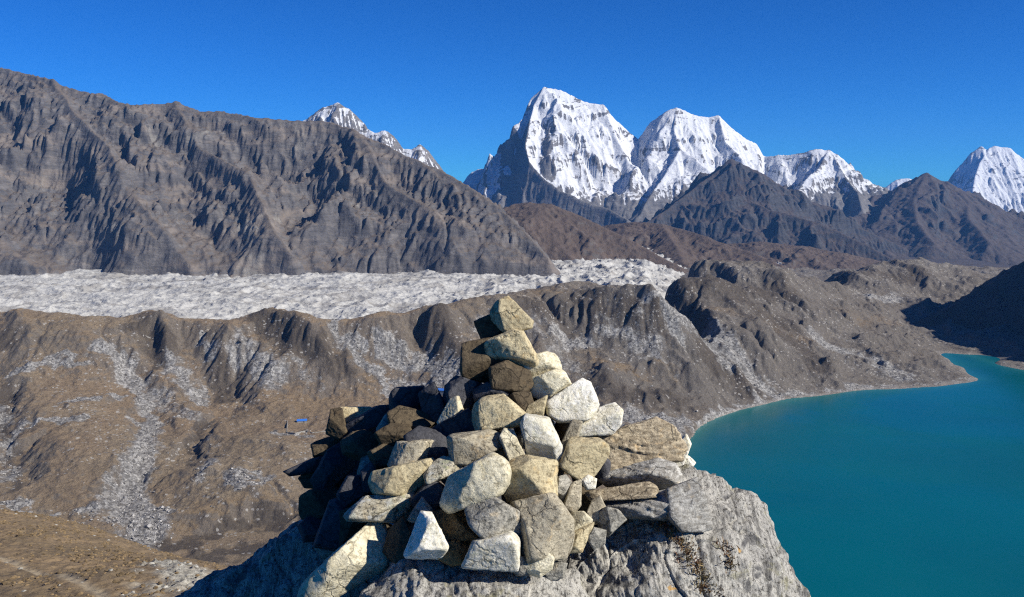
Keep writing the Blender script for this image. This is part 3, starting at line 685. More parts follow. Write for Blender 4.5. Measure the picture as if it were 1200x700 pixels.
def valley():
    t = np.linspace(-0.66, 0.66, 1150); Yr = np.r_[np.geomspace(830, 3300, 760), np.geomspace(3305, 4590, 90)]
    T, Y = np.meshgrid(t, Yr); X = T * Y
    gx = (X - _x0) / CELL; gy = (Y - _y0) / CELL
    Z = bicubic(VH, gx, gy)
    ld = np.clip(Z / 6, 0, 1)
    sc = bicubic(SCREE, gx, gy)
    Z = Z + fbm(X / 11, Y / 11, 3, 81, 0.65) * (0.9 + 0.8 * sc) * ld
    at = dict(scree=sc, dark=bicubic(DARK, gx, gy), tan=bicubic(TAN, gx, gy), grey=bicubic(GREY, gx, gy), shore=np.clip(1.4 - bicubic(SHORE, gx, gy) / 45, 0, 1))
    t_ = NT('moraine_ground'); v = t_.coord('Position')
    na = t_.noise(v, 0.010, 8, 0.68, 0.5); nb_ = t_.noise(v, 0.05, 8, 0.75); nc = t_.noise(v, 0.35, 6, 0.75); nd = t_.noise(v, 0.004, 5, 0.6)
    brown = t_.mix(t_.ramp(na, [(0.36, 0), (0.64, 1)]), (0.245, 0.187, 0.122), (0.32, 0.252, 0.17))
    brown = t_.mix(t_.ramp(nd, [(0.42, 0), (0.58, 0.7)]), brown, (0.28, 0.20, 0.125))
    grey = t_.mix(t_.ramp(na, [(0.36, 0), (0.62, 1)]), (0.15, 0.128, 0.105), (0.215, 0.195, 0.17))
    col = t_.mix(t_.attr('grey'), brown, grey)
    col = t_.mix(t_.math('MULTIPLY', t_.attr('tan'), t_.ramp(nb_, [(0.3, 0.4), (0.6, 1.0)])), col, (0.27, 0.195, 0.115))
    # steeper banks are bare grit
    sl = t_.math('ADD', t_.slope(), t_.math('MULTIPLY', t_.math('SUBTRACT', nb_, 0.5), 0.3))
    col = t_.mix(t_.ramp(sl, [(0.80, 0.75), (0.93, 0.0)]), col, (0.15, 0.135, 0.12))
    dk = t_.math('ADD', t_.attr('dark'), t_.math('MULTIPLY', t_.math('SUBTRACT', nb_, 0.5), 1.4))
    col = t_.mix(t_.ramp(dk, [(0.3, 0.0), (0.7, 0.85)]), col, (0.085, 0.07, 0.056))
    # low scrub specks
    col = t_.mix(t_.ramp(nc, [(0.34, 0.65), (0.46, 0.0)]), col, (0.055, 0.045, 0.033))
    nf = t_.noise(v, 0.16, 8, 0.8)
    col = t_.mix(t_.ramp(nf, [(0.36, 0.7), (0.47, 0.0)]), col, (0.08, 0.065, 0.05))
    col = t_.mix(t_.ramp(nf, [(0.55, 0.0), (0.66, 0.5)]), col, (0.36, 0.30, 0.22))
    s0 = t_.math('ADD', t_.attr('scree'), t_.math('MULTIPLY', t_.attr('grey'), 0.08))
    s1 = t_.math('ADD', s0, t_.math('MULTIPLY', t_.math('SUBTRACT', na, 0.5), 1.1))
    s1 = t_.math('ADD', s1, t_.math('MULTIPLY', t_.math('SUBTRACT', nb_, 0.5), 1.5))
    vb = t_.voro(v, 0.28, out='Color'); sx = t_.n('ShaderNodeSeparateColor'); t_.l(vb, sx.inputs[0])
    vb2 = t_.voro(v, 0.13, out='Color'); sx2 = t_.n('ShaderNodeSeparateColor'); t_.l(vb2, sx2.inputs[0])
    rocks = t_.mix(t_.ramp(sx.outputs[0], [(0.1, 0.0), (0.9, 1.0)]), (0.15, 0.145, 0.14), (0.50, 0.49, 0.47))
    rocks = t_.mix(t_.ramp(sx2.outputs[1], [(0.2, 0.5), (0.5, 0.0)]), rocks, (0.15, 0.145, 0.14))
    col = t_.mix(t_.ramp(s1, [(0.35, 0.0), (0.65, 0.9)]), col, rocks)
    # single pale stones everywhere
    th = t_.math('ADD', sx.outputs[1], t_.math('MULTIPLY', t_.math('SUBTRACT', na, 0.5), 0.5))
    col = t_.mix(t_.ramp(th, [(0.965, 0.0), (0.98, 0.7)]), col, (0.48, 0.46, 0.43))
    # wave-washed pale rim at the water
    g = t_.n('ShaderNodeNewGeometry'); xyz = t_.n('ShaderNodeSeparateXYZ'); t_.l(g.outputs['Position'], xyz.inputs[0])
    rim = t_.math('MULTIPLY', t_.ramp(t_.math('MULTIPLY', xyz.outputs['Z'], 0.2), [(0.15, 1.0), (0.7, 0.0)]), t_.ramp(nb_, [(0.35, 0.2), (0.6, 0.8)]))
    rim = t_.math('MULTIPLY', rim, t_.attr('shore'))
    col = t_.mix(rim, col, (0.36, 0.32, 0.28))
    b = t_.bump(nb_, 1.0, 7.0); b = t_.bump(nc, 1.0, 2.0, b); b = t_.bump(sx.outputs[0], 0.5, 0.8, b)
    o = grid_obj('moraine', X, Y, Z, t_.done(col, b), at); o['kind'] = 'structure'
valley()

# loose boulders lying on the scree: past counting
def boulders():
    rng = np.random.default_rng(5)
    n = 160000
    t = rng.uniform(-0.6, 0.6, n); Y = 1050 / np.sqrt(rng.uniform((1050 / 3300) ** 2, 1, n)); X = t * Y
    gx = (X - _x0) / CELL; gy = (Y - _y0) / CELL
    sc = bicubic(SCREE, gx, gy); z = bicubic(VH, gx, gy); gr = bicubic(GREY, gx, gy)
    cl = fbm(X / 70, Y / 70, 4, 91)
    pr = np.clip(sc * 1.2 + cl * 0.5 + gr * 0.03 - 0.36, 0.004, 1)
    k = (rng.random(n) < pr * 0.45) & (z > 1.0)
    X, Y, z, sc = X[k], Y[k], z[k], sc[k]; m = len(X)
    r = 0.75 * rng.lognormal(0, 0.42, m) * (1 + Y / 3200)
    base = np.array([[1, 0, 0], [-1, 0, 0], [0, 1, 0], [0, -1, 0], [0, 0, 1], [0.1, 0.1, -0.6], [0.6, 0.6, 0.5], [-0.65, 0.6, 0.45], [0.55, -0.65, 0.5], [-0.6, -0.6, 0.5]], float)
    fc = np.array([[4, 6, 8], [4, 7, 6], [4, 9, 7], [4, 8, 9], [6, 0, 8], [7, 1, 9], [6, 2, 0], [7, 2, 6], [7, 1, 2], [8, 0, 3], [9, 8, 3], [9, 3, 1], [0, 2, 5], [2, 1, 5], [1, 3, 5], [3, 0, 5]])
    V = base[None] * (1 + rng.uniform(-0.3, 0.3, (m, 10, 3))) * r[:, None, None]
    a = rng.uniform(0, 6.28, m); ca, sa = np.cos(a)[:, None], np.sin(a)[:, None]
    V = np.stack([V[..., 0] * ca - V[..., 1] * sa, V[..., 0] * sa + V[..., 1] * ca, V[..., 2] * rng.uniform(0.6, 1, m)[:, None]], -1)
    V += np.stack([X, Y, z], -1)[:, None]
    Fc = (fc[None] + (np.arange(m) * 10)[:, None, None]).reshape(-1, 3)
    t_ = NT('boulder_rock'); sx = t_.n('ShaderNodeSeparateColor'); t_.l(t_.voro(t_.coord('Position'), 0.22, out='Color'), sx.inputs[0])
    col = t_.ramp(sx.outputs[0], [(0.0, (0.12, 0.11, 0.105)), (0.5, (0.25, 0.24, 0.225)), (1.0, (0.52, 0.5, 0.47))])
    o = mesh_obj('boulder_scree', V.reshape(-1, 3), Fc, t_.done(col), smooth=False); o['kind'] = 'stuff'
boulders()

# ------------------------------------------------------------------ glacier: debris-covered ice, mounds and pits
def glacier():
    t = np.linspace(-0.72, 0.305, 960); Yr = np.geomspace(2300, 5600, 420)
    T, Y = np.meshgrid(t, Yr); X = T * Y
    wx = fbm(X / 260, Y / 260, 3, 201) * 60
    hum = ridged((X + wx) / 330, Y / 330, 6, 202) - 0.7
    Z = 66 + hum * 10 + fbm(X / 900, Y / 900, 2, 203) * 6 + (ridged(X / 80, (Y + wx) / 80, 4, 204) - 0.7) * (6 + 7 * np.clip((T + 0.12) / 0.2, 0, 1)) + fbm(X / 22, Y / 22, 4, 205, 0.65) * 2.4
    Z -= np.clip((T - 0.15) / 0.10, 0, 1) * 130
    Z += np.clip((Y - 4000) / 1500, 0, 1) * 18
    # grey ice pond cliff near the front
    c = P(378, 362, 2950)
    t_ = NT('glacier_debris'); v = t_.coord('Position')
    n1 = t_.noise(v, 0.006, 8, 0.7, 0.8); n2 = t_.noise(v, 0.04, 8, 0.75); vs = t_.coord('Position', scale=(1, 0.35, 3)); n3 = t_.noise(vs, 0.02, 7, 0.7, 1.0)
    col = t_.mix(t_.ramp(n1, [(0.36, 0), (0.6, 1)]), (0.50, 0.495, 0.47), (0.62, 0.615, 0.585))
    col = t_.mix(t_.ramp(n3, [(0.32, 0.55), (0.46, 0.0)]), col, (0.29, 0.285, 0.275))
    col = t_.mix(t_.ramp(n2, [(0.30, 0.6), (0.46, 0.0)]), col, (0.26, 0.255, 0.245))
    n4 = t_.noise(v, 0.16, 7, 0.8)
    col = t_.mix(t_.ramp(n4, [(0.34, 0.65), (0.48, 0.0)]), col, (0.20, 0.195, 0.185))
    col = t_.mix(t_.ramp(t_.noise(v, 0.0035, 5, 0.7, 1.2), [(0.52, 0.0), (0.60, 0.7)]), col, (0.31, 0.295, 0.27))
    vd = t_.coord('Position', rot=(0, 0, 0.12), scale=(0.12, 1, 1)); col = t_.mix(t_.ramp(t_.noise(vd, 0.012, 7, 0.65, 0.6), [(0.53, 0.0), (0.62, 0.75)]), col, (0.27, 0.255, 0.235))
    b = t_.bump(n2, 0.7, 5.0); b = t_.bump(n4, 0.7, 2.5, b)
    o = grid_obj('glacier', X, Y, Z, t_.done(col, b)); o['kind'] = 'structure'
glacier()

# ------------------------------------------------------------------ lake
def lake():
    t = np.linspace(-0.1, 1.4, 400); Yr = np.geomspace(400, 3200, 400)
    T, Y = np.meshgrid(t, Yr); X = T * Y
    t_ = NT('glacial_lake_water'); v = t_.coord('Position')
    n = t_.noise(v, 0.004, 3, 0.5); nn = t_.noise(v, 0.6, 4, 0.6)
    col = t_.mix(t_.ramp(n, [(0.35, 0), (0.65, 1)]), (0.0, 0.105, 0.13), (0.0, 0.122, 0.142))
    d, _, _, _ = seg_dist(X, Y, [tuple(p) for p in sw])
    col = t_.mix(t_.ramp(t_.attr('shallow'), [(0.0, 0.0), (1.0, 0.8)]), col, (0.02, 0.18, 0.17))
    o = grid_obj('lake', X, Y, Y * 0, t_.done(col, t_.bump(nn, 0.25, 0.15), t_.ramp(t_.noise(v, 0.0022, 4, 0.6, 1.5), [(0.4, 0.16), (0.6, 0.34)])), dict(shallow=np.exp(-(d / 22) ** 1.2))); o['kind'] = 'structure'
    t_.b.inputs['Specular IOR Level'].default_value = 0.3
lake()
# ------------------------------------------------------------------ the near hillside, left below
def hillside():
    ctl = []
    def A(px, py, Y): ctl.append(P(px, py, Y))
    for px, py, Y in [(-60, 590, 135), (0, 597, 130), (30, 602, 127), (60, 610, 123), (95, 621, 119), (130, 633, 113), (165, 645, 106), (200, 656, 99), (225, 661, 93), (240, 664, 88), (255, 662, 83), (268, 668, 78), (300, 690, 70),
                      (0, 640, 92), (100, 660, 84), (200, 685, 70), (0, 700, 66), (100, 705, 63), (250, 720, 58), (-60, 650, 90), (0, 800, 42), (200, 800, 42), (400, 850, 36), (-100, 800, 42), (350, 760, 48)]:
        A(px, py, Y)
    for px, py, Y in [(-60, 590, 135), (30, 602, 127), (95, 621, 119), (165, 645, 106), (225, 661, 93), (268, 668, 78), (300, 690, 70)]:
        p = P(px, py, Y); ctl.append(p + np.array([3, 14, -9])); ctl.append(p + np.array([10, 40, -34]))
    ctl = np.array(ctl)
    X, Y = np.meshgrid(np.linspace(-125, 12, 640), np.linspace(28, 175, 660))
    Z = rbf(ctl, X, Y, 1e-5, 40.0)
    Z = np.minimum(Z, HC - 4)
    Z = Z + fbm(X / 14, Y / 14, 4, 301) * 0.5 + (ridged(X / 1.6, Y / 1.6, 3, 302) - 0.6) * 0.14 + fbm(X / 0.6, Y / 0.6, 2, 303) * 0.07
    # a worn track crosses the slope
    pth = [tuple(P(a, b, c)[:2]) + (0,) for a, b, c in [(-40, 645, 92), (0, 655, 86), (50, 672, 79), (90, 690, 71), (130, 710, 64), (180, 740, 56)]]
    d, _, _, _ = seg_dist(X + fbm(X / 6, Y / 6, 2, 304) * 0.6, Y, pth)
    tr = np.clip(1.3 - d / 0.55, 0, 1)
    q = [tuple(P(a, b, c)[:2]) + (0,) for a, b, c in [(195, 676, 80), (215, 688, 74), (235, 692, 70), (190, 702, 68)]]
    d2, _, _, _ = seg_dist(X + fbm(X / 3, Y / 3, 3, 305) * 2, Y + fbm(X / 3, Y / 3, 3, 306) * 2, q)
    rk = np.clip(1.3 - d2 / 2.4, 0, 1)
    Z = Z - tr * 0.12 + rk * (np.clip(ridged(X / 1.5, Y / 1.5, 3, 307) - 0.5, 0, 2)) * 0.45
    # tussocks and loose stones
    rng = np.random.default_rng(12)
    def scatter(name, n, rmin, rmax, flat, col_a, col_b, ii, jj):
        base = np.array([[1, 0, 0], [-1, 0, 0], [0, 1, 0], [0, -1, 0], [0, 0, 1], [0.1, 0.1, -0.5], [0.6, 0.6, 0.5], [-0.65, 0.6, 0.45], [0.55, -0.65, 0.5], [-0.6, -0.6, 0.5]], float)
        fc = np.array([[4, 6, 8], [4, 7, 6], [4, 9, 7], [4, 8, 9], [6, 0, 8], [7, 1, 9], [6, 2, 0], [7, 2, 6], [7, 1, 2], [8, 0, 3], [9, 8, 3], [9, 3, 1], [0, 2, 5], [2, 1, 5], [1, 3, 5], [3, 0, 5]])
        m = len(ii); r = rng.uniform(rmin, rmax, m)
        W = base[None] * (1 + rng.uniform(-0.35, 0.35, (m, 10, 3))) * r[:, None, None]; W[..., 2] *= flat
        W += np.stack([X[jj, ii], Y[jj, ii], Z[jj, ii]], -1)[:, None]
        tt = NT(name); sx = tt.n('ShaderNodeSeparateColor'); tt.l(tt.voro(tt.coord('Position'), 1.2, out='Color'), sx.inputs[0])
        o = mesh_obj(name, W.reshape(-1, 3), (fc[None] + (np.arange(m) * 10)[:, None, None]).reshape(-1, 3), tt.done(tt.ramp(sx.outputs[0], [(0, col_a), (1, col_b)])), smooth=False); o['kind'] = 'stuff'
    ii = rng.integers(5, 635, 60000); jj = rng.integers(5, 655, 60000)
    dens = fbm(X[jj, ii] / 7, Y[jj, ii] / 7, 3, 309); k = (dens + rng.normal(0, 0.35, 60000) > 0.15) & (tr[jj, ii] < 0.1)
    scatter('grass_tussocks', 0, 0.07, 0.24, 0.8, (0.11, 0.08, 0.045), (0.27, 0.19, 0.10), ii[k], jj[k])
    k = (rng.random(60000) < 0.012) | ((rk[jj, ii] > 0.3) & (rng.random(60000) < 0.3))
    scatter('loose_stones', 0, 0.06, 0.28, 0.6, (0.22, 0.21, 0.18), (0.55, 0.53, 0.47), ii[k], jj[k])
    t = NT('dry_grass_slope'); v = t.coord('Position')
    n1 = t.noise(v, 0.16, 6, 0.65); n2 = t.noise(v, 1.3, 6, 0.75, 0.4); n3 = t.noise(v, 5, 5, 0.75)
    col = t.mix(t.ramp(n1, [(0.36, 0), (0.62, 1)]), (0.20, 0.15, 0.09), (0.30, 0.215, 0.125))
    col = t.mix(t.ramp(n2, [(0.34, 0.7), (0.52, 0.0)]), col, (0.095, 0.068, 0.045))
    col = t.mix(t.ramp(n3, [(0.34, 0.6), (0.5, 0.0)]), col, (0.10, 0.075, 0.05))
    col = t.mix(t.ramp(n2, [(0.66, 0), (0.72, 0.5)]), col, (0.40, 0.36, 0.28))
    col = t.mix(t.math('MULTIPLY', t.attr('track'), 0.8), col, (0.36, 0.30, 0.21))
    rc = t.mix(t.ramp(n3, [(0.4, 0), (0.6, 1)]), (0.25, 0.235, 0.2), (0.48, 0.46, 0.4))
    col = t.mix(t.attr('rock'), col, rc)
    o = grid_obj('hillside', X, Y, Z, t.done(col, t.bump(n3, 0.7, 0.12)), dict(track=tr, rock=rk)); o['kind'] = 'structure'
hillside()

# ------------------------------------------------------------------ cut-stone shapes
import bmesh
from mathutils.bvhtree import BVHTree
_ico = {}
def ico(n):
    if n not in _ico:
        bm = bmesh.new(); bmesh.ops.create_icosphere(bm, subdivisions=n, radius=1.0)
        V = np.array([v.co[:] for v in bm.verts]); Fc = np.array([[v.index for v in f.verts] for f in bm.faces]); bm.free()
        _ico[n] = (V / np.linalg.norm(V, axis=1)[:, None], Fc)
    return _ico[n]

def hull2(pts):
    pts = sorted(set(map(tuple, pts)))
    def half(ps):
        h = []
        for p in ps:
            while len(h) >= 2 and (h[-1][0] - h[-2][0]) * (p[1] - h[-2][1]) - (h[-1][1] - h[-2][1]) * (p[0] - h[-2][0]) <= 0: h.pop()
            h.append(p)
        return h
    a = half(pts); b = half(pts[::-1]); return a[:-1] + b[:-1]

def cone_Y(px, py):
    w_ = np.interp(py, [345, 400, 450, 500, 550, 600, 650, 720], [22, 60, 95, 150, 200, 235, 250, 260])
    xc = np.interp(py, [345, 450, 600, 700], [592, 592, 585, 585])
    t = max(-1.0, min(1.0, (px - xc) / w_))
    return 4.75 - 0.85 * w_ * 4.5 / F * math.sqrt(1 - t * t)

def rock(name, outline, mat, Y, th=None, seed=0, level=5, p=80, amp=0.018, fine=0.012, fn=(0, 0), bev=(15, 55), chips=4, grow=0.014, blocky=True, kind=None, strat=None, top=None, cracks=None):
    rng = np.random.default_rng(seed + 1000)
    o = np.array(outline, float); cx, cy = (o.min(0) + o.max(0)) / 2 * 0.5 + o.mean(0) * 0.5
    ctr = P(cx, cy, Y); eye = np.array([0, 0, HC]); s = np.linalg.norm(ctr - eye) / F
    ang = math.hypot((cx - 600) / F, (350 - cy) / F); s *= math.cos(math.atan(ang))
    tc = (eye - ctr); tc /= np.linalg.norm(tc); rg = np.cross((0, 0, 1), tc); rg /= np.linalg.norm(rg); up = np.cross(tc, rg)
    q = hull2(np.c_[(o[:, 0] - cx) * s, -(o[:, 1] - cy) * s])
    if blocky:      # long straight edges and real corners
        while len(q) > 5:
            tn = []
            for i in range(len(q)):
                a, b, c = np.array(q[i - 1]), np.array(q[i]), np.array(q[(i + 1) % len(q)])
                u, w_ = b - a, c - b; tn.append((abs(math.atan2(u[0] * w_[1] - u[1] * w_[0], u @ w_)), i))
            if min(tn)[0] > math.radians(27): break
            q.pop(min(tn)[1])
    n = len(q); N = []; D = []
    ext = np.ptp(np.array(q), axis=0); area = 0.5 * abs(sum(q[i][0] * q[(i + 1) % n][1] - q[i][1] * q[(i + 1) % n][0] for i in range(n)))
    th = th or 0.55 * math.sqrt(area) * rng.uniform(0.9, 1.1)
    for i in range(n):
        a, b = np.array(q[i]), np.array(q[(i + 1) % n]); e = b - a; L = np.linalg.norm(e)
        if L < 1e-4: continue
        m = np.array([e[1], -e[0]]) / L; d = float(m @ a)
        if d < 0: m, d = -m, -d
        d = max(d, 0.004)
        for sgn in (1, -1):
            lo, hi = bev if sgn == 1 else (6, 35)
            if sgn == 1 and top is not None and m[1] > 0.6: lo, hi = top
            al = math.radians(rng.uniform(lo, hi) if (not blocky or rng.random() < 0.38) else rng.uniform(2, 10))
            N.append((m[0] * math.cos(al), m[1] * math.cos(al), sgn * math.sin(al))); D.append((d + grow) * math.cos(al))
    def cap(x, y, z, d):
        v = np.array([x, y, z], float); v /= np.linalg.norm(v); N.append(tuple(v)); D.append(d)
    cap(fn[0], fn[1], 1, th)
    for _ in range(1 if blocky else 2): cap(fn[0] + rng.uniform(-0.7, 0.7), fn[1] + rng.uniform(-0.5, 0.8), 1, th * rng.uniform(0.88, 1.02))
    cap(0, 0, -1, th)
    for _ in range(2): cap(rng.uniform(-0.5, 0.5), rng.uniform(-0.4, 0.4), -1, th)
    N = np.array(N); D = np.array(D)
    V, Fc = ico(level)
    def radius(Nn, Dd, pp):
        r = np.zeros(len(V))
        for nn, dd in zip(Nn, Dd):
            r += (np.maximum(V @ nn, 0) / dd) ** pp
        return r ** (-1.0 / pp)
    r = radius(N, D, p)
    cn = []; cd = []
    for _ in range(chips):
        k = rng.integers(len(V)); v = V[k] + rng.normal(0, 0.25, 3); v /= np.linalg.norm(v)
        sup = np.max((V * r[:, None]) @ v)
        cn.append(v); cd.append(sup * rng.uniform(0.90, 0.985))
    if chips:
        r = radius(np.r_[N, np.array(cn)], np.r_[D, np.array(cd)], p)
    W = V * r[:, None]
    sc = math.sqrt(area)
    nz = fbm3(W / (sc * 0.55) + seed * 3.7, 3, seed) * amp * sc
    W2 = W / (sc * 0.09) + seed
    if strat is not None:     # layered rock: thin ledges across the given direction
        dd_ = W @ np.array(strat); f = dd_ / (sc * 0.05) + fbm3(W / (sc * 0.4), 2, seed + 9) * 1.5
        k_ = np.floor(f * 0.8); fr = f * 0.8 - k_; st_ = np.sin(k_ * 12.9898 + seed) * 43758.5453; st_ = st_ - np.floor(st_)
        side = 1 - np.abs(V @ np.array(strat) / np.linalg.norm(strat))
        nz = nz + (st_ - 0.5) * 0.085 * sc * side - 0.03 * sc * side * (np.minimum(fr, 1 - fr) < 0.12)
    nz = nz + fbm3(W2, 3, seed + 5, 0.6) * fine * sc
    if cracks:      # leaning joints: blocks step in and out, with a narrow cleft between them
        ax, wd = cracks
        f = (W @ np.array(ax)) / wd + fbm3(W / 0.35, 3, seed + 31) * 0.7
        k_ = np.floor(f); fr = f - k_
        st_ = np.sin(k_ * 12.9898 + 4.1) * 43758.5453; st_ = st_ - np.floor(st_)
        bx = np.array((-0.35, 0.9, 0.25)); f_2 = (W @ bx) / (wd * 1.7) + fbm3(W / 0.4, 3, seed + 41) * 0.8 + st_ * 3
        k2 = np.floor(f_2); fr2 = f_2 - k2; s2_ = np.sin(k2 * 78.233 + k_ * 3.7) * 43758.5453; s2_ = s2_ - np.floor(s2_)
        nz = nz + (s2_ - 0.5) * 0.032 * np.clip(np.minimum(fr2, 1 - fr2) / 0.03, 0, 1)
        nz = nz + (st_ - 0.5) * 0.032 * np.clip(np.minimum(fr, 1 - fr) / 0.03, 0, 1) - 0.012 * np.clip(1 - np.minimum(fr, 1 - fr) / 0.05, 0, 1)
        wx = W @ np.array(ax); Ws = W + np.array(ax)[None] * (wx * 4.0)[:, None]
        nz = nz + (np.abs(fbm3(Ws / 0.30, 4, seed + 33, 0.6)) - 0.35) * 0.012 + (np.abs(fbm3(W / 0.07, 3, seed + 37, 0.6)) - 0.3) * 0.008
    W = W + V * nz[:, None]
    M = np.stack([rg, up, tc])          # rows: camera-facing axes
    W = W @ M
    ob = mesh_obj(name, W, Fc, mat)
    ob.location = tuple(ctr)
    if kind: ob['kind'] = kind
    return ob

TAN = stone_mat('tan_stone', (0.78, 0.67, 0.42), (0.62, 0.53, 0.33), (0.20, 0.15, 0.08), speck=0.3, band=0.2)
CREAM = stone_mat('cream_stone', (0.88, 0.81, 0.60), (0.72, 0.65, 0.45), (0.27, 0.23, 0.14), speck=0.3)
WHITE = stone_mat('white_quartz', (0.98, 0.95, 0.86), (0.88, 0.83, 0.66), (0.42, 0.37, 0.23), speck=0.2, bumpy=0.8)
GREY = stone_mat('grey_stone', (0.54, 0.51, 0.43), (0.39, 0.37, 0.31), (0.10, 0.095, 0.08), speck=0.5, band=0.45)
GTAN = stone_mat('grey_tan_stone', (0.64, 0.57, 0.41), (0.49, 0.44, 0.33), (0.15, 0.125, 0.085), speck=0.4, band=0.3)
RUST = stone_mat('rusty_stone', (0.24, 0.15, 0.055), (0.34, 0.25, 0.12), (0.06, 0.04, 0.02), speck=0.5)
SLATE = stone_mat('slate_stone', (0.065, 0.068, 0.08), (0.095, 0.095, 0.105), (0.03, 0.03, 0.034), speck=0.3, rough=0.8)  # dark slate, colour lowered further to deepen shade on the cairn's left
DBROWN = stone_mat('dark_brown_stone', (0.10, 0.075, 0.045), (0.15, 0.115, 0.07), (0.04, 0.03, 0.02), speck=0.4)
SPECK = stone_mat('lichened_stone', (0.66, 0.62, 0.50), (0.52, 0.47, 0.34), (0.09, 0.08, 0.055), speck=0.6, lichen=0.9)
BAND = stone_mat('banded_slab', (0.66, 0.64, 0.58), (0.50, 0.485, 0.44), (0.17, 0.155, 0.13), speck=0.35, band=0.6)
TANBAND = stone_mat('banded_tan_slab', (0.64, 0.54, 0.37), (0.52, 0.44, 0.31), (0.16, 0.12, 0.075), speck=0.4, band=0.6)
def crag_mat():
    t = NT('lichened_outcrop')
    v = t.coord('Position', rot=(0, math.radians(-32), 0)); vs = t.coord('Position', rot=(0, math.radians(-32), 0.15), scale=(6, 1.3, 1))
    n0 = t.noise(v, 2.2, 5, 0.6); n1 = t.noise(v, 11, 8, 0.7, 0.4); n2 = t.noise(v, 55, 8, 0.78, 0.3); n3 = t.noise(v, 190, 4, 0.7)
    f1 = t.noise(vs, 3.2, 8, 0.72, 0.6); f2 = t.noise(vs, 14, 6, 0.75, 0.3)
    col = t.mix(t.ramp(n0, [(0.38, 0), (0.6, 1)]), (0.54, 0.52, 0.47), (0.68, 0.65, 0.57))
    col = t.mix(t.ramp(f1, [(0.38, 0.85), (0.5, 0.0)]), col, (0.15, 0.145, 0.135))
    col = t.mix(t.ramp(f2, [(0.38, 0.8), (0.48, 0.0)]), col, (0.10, 0.095, 0.09))
    col = t.mix(t.ramp(n1, [(0.56, 0.0), (0.64, 0.8)]), col, (0.58, 0.57, 0.52))
    col = t.mix(t.ramp(t.noise(v, 7, 5, 0.65, 0.5), [(0.58, 0.0), (0.66, 0.6)]), col, (0.40, 0.37, 0.20))
    col = t.mix(t.ramp(n2, [(0.40, 0.9), (0.48, 0.0)]), col, (0.06, 0.056, 0.05))
    col = t.mix(t.ramp(n2, [(0.60, 0.0), (0.68, 0.7)]), col, (0.80, 0.78, 0.71))
    col = t.mix(t.ramp(t.noise(v, 4.5, 4, 0.6, 0.6), [(0.64, 0.0), (0.68, 0.8)]), col, (0.10, 0.10, 0.105))
    col = t.mix(t.ramp(t.noise(v, 9, 3, 0.5, 0.2), [(0.725, 0.0), (0.74, 0.7)]), col, (0.62, 0.33, 0.04))
    b = t.bump(f1, 0.7, 0.05); b = t.bump(f2, 0.6, 0.02, b); b = t.bump(n1, 0.6, 0.02, b); b = t.bump(n2, 0.8, 0.008, b); b = t.bump(n3, 0.5, 0.002, b)
    return t.done(col, b, 0.9)
CRAG = crag_mat()

# ------------------------------------------------------------------ the outcrop the cairn stands on (the top of the hill: ground)
cragA = rock('rock_outcrop', [(540, 672), (650, 628), (700, 603), (745, 592), (785, 553), (806, 541), (824, 547), (838, 560), (854, 567), (868, 579), (884, 582), (892, 600), (906, 610), (915, 645), (926, 672), (938, 705), (985, 800), (960, 920), (400, 920), (450, 740)],
             CRAG, 4.25, th=0.62, seed=2, blocky=False, level=8, p=60, amp=0.03, fine=0.014, fn=(0.38, 0.34), bev=(14, 26), chips=3, kind='structure', cracks=((0.86, 0.45, 0.22), 0.16), top=(34, 50))
cragB = rock('rock_outcrop', [(412, 715), (424, 676), (440, 658), (468, 651), (500, 653), (535, 664), (575, 671), (620, 678), (690, 672), (760, 760), (700, 920), (380, 920), (396, 760)],
             CRAG, 3.62, th=0.34, seed=5, blocky=False, level=7, p=40, amp=0.035, fine=0.014, fn=(0, 0.2), bev=(20, 34), chips=10, kind='structure', cracks=((0.86, 0.45, 0.22), 0.2), top=(36, 50))
cragC = rock('rock_outcrop', [(195, 712), (230, 690), (262, 673), (290, 655), (320, 642), (342, 628), (362, 612), (420, 620), (500, 660), (560, 740), (500, 920), (60, 920), (130, 760)],
             CRAG, 4.95, th=0.55, seed=7, blocky=False, level=7, p=40, amp=0.04, fine=0.016, fn=(-0.5, -0.1), bev=(4, 12), chips=16, kind='structure', cracks=((0.7, 0.6, 0.3), 0.2))

cragD = rock('rock_outcrop', [(430, 690), (470, 650), (560, 640), (640, 640), (700, 660), (760, 740), (600, 860), (420, 800)],
             CRAG, 4.15, th=0.30, seed=12, blocky=False, level=6, p=30, kind='structure', top=(30, 45))

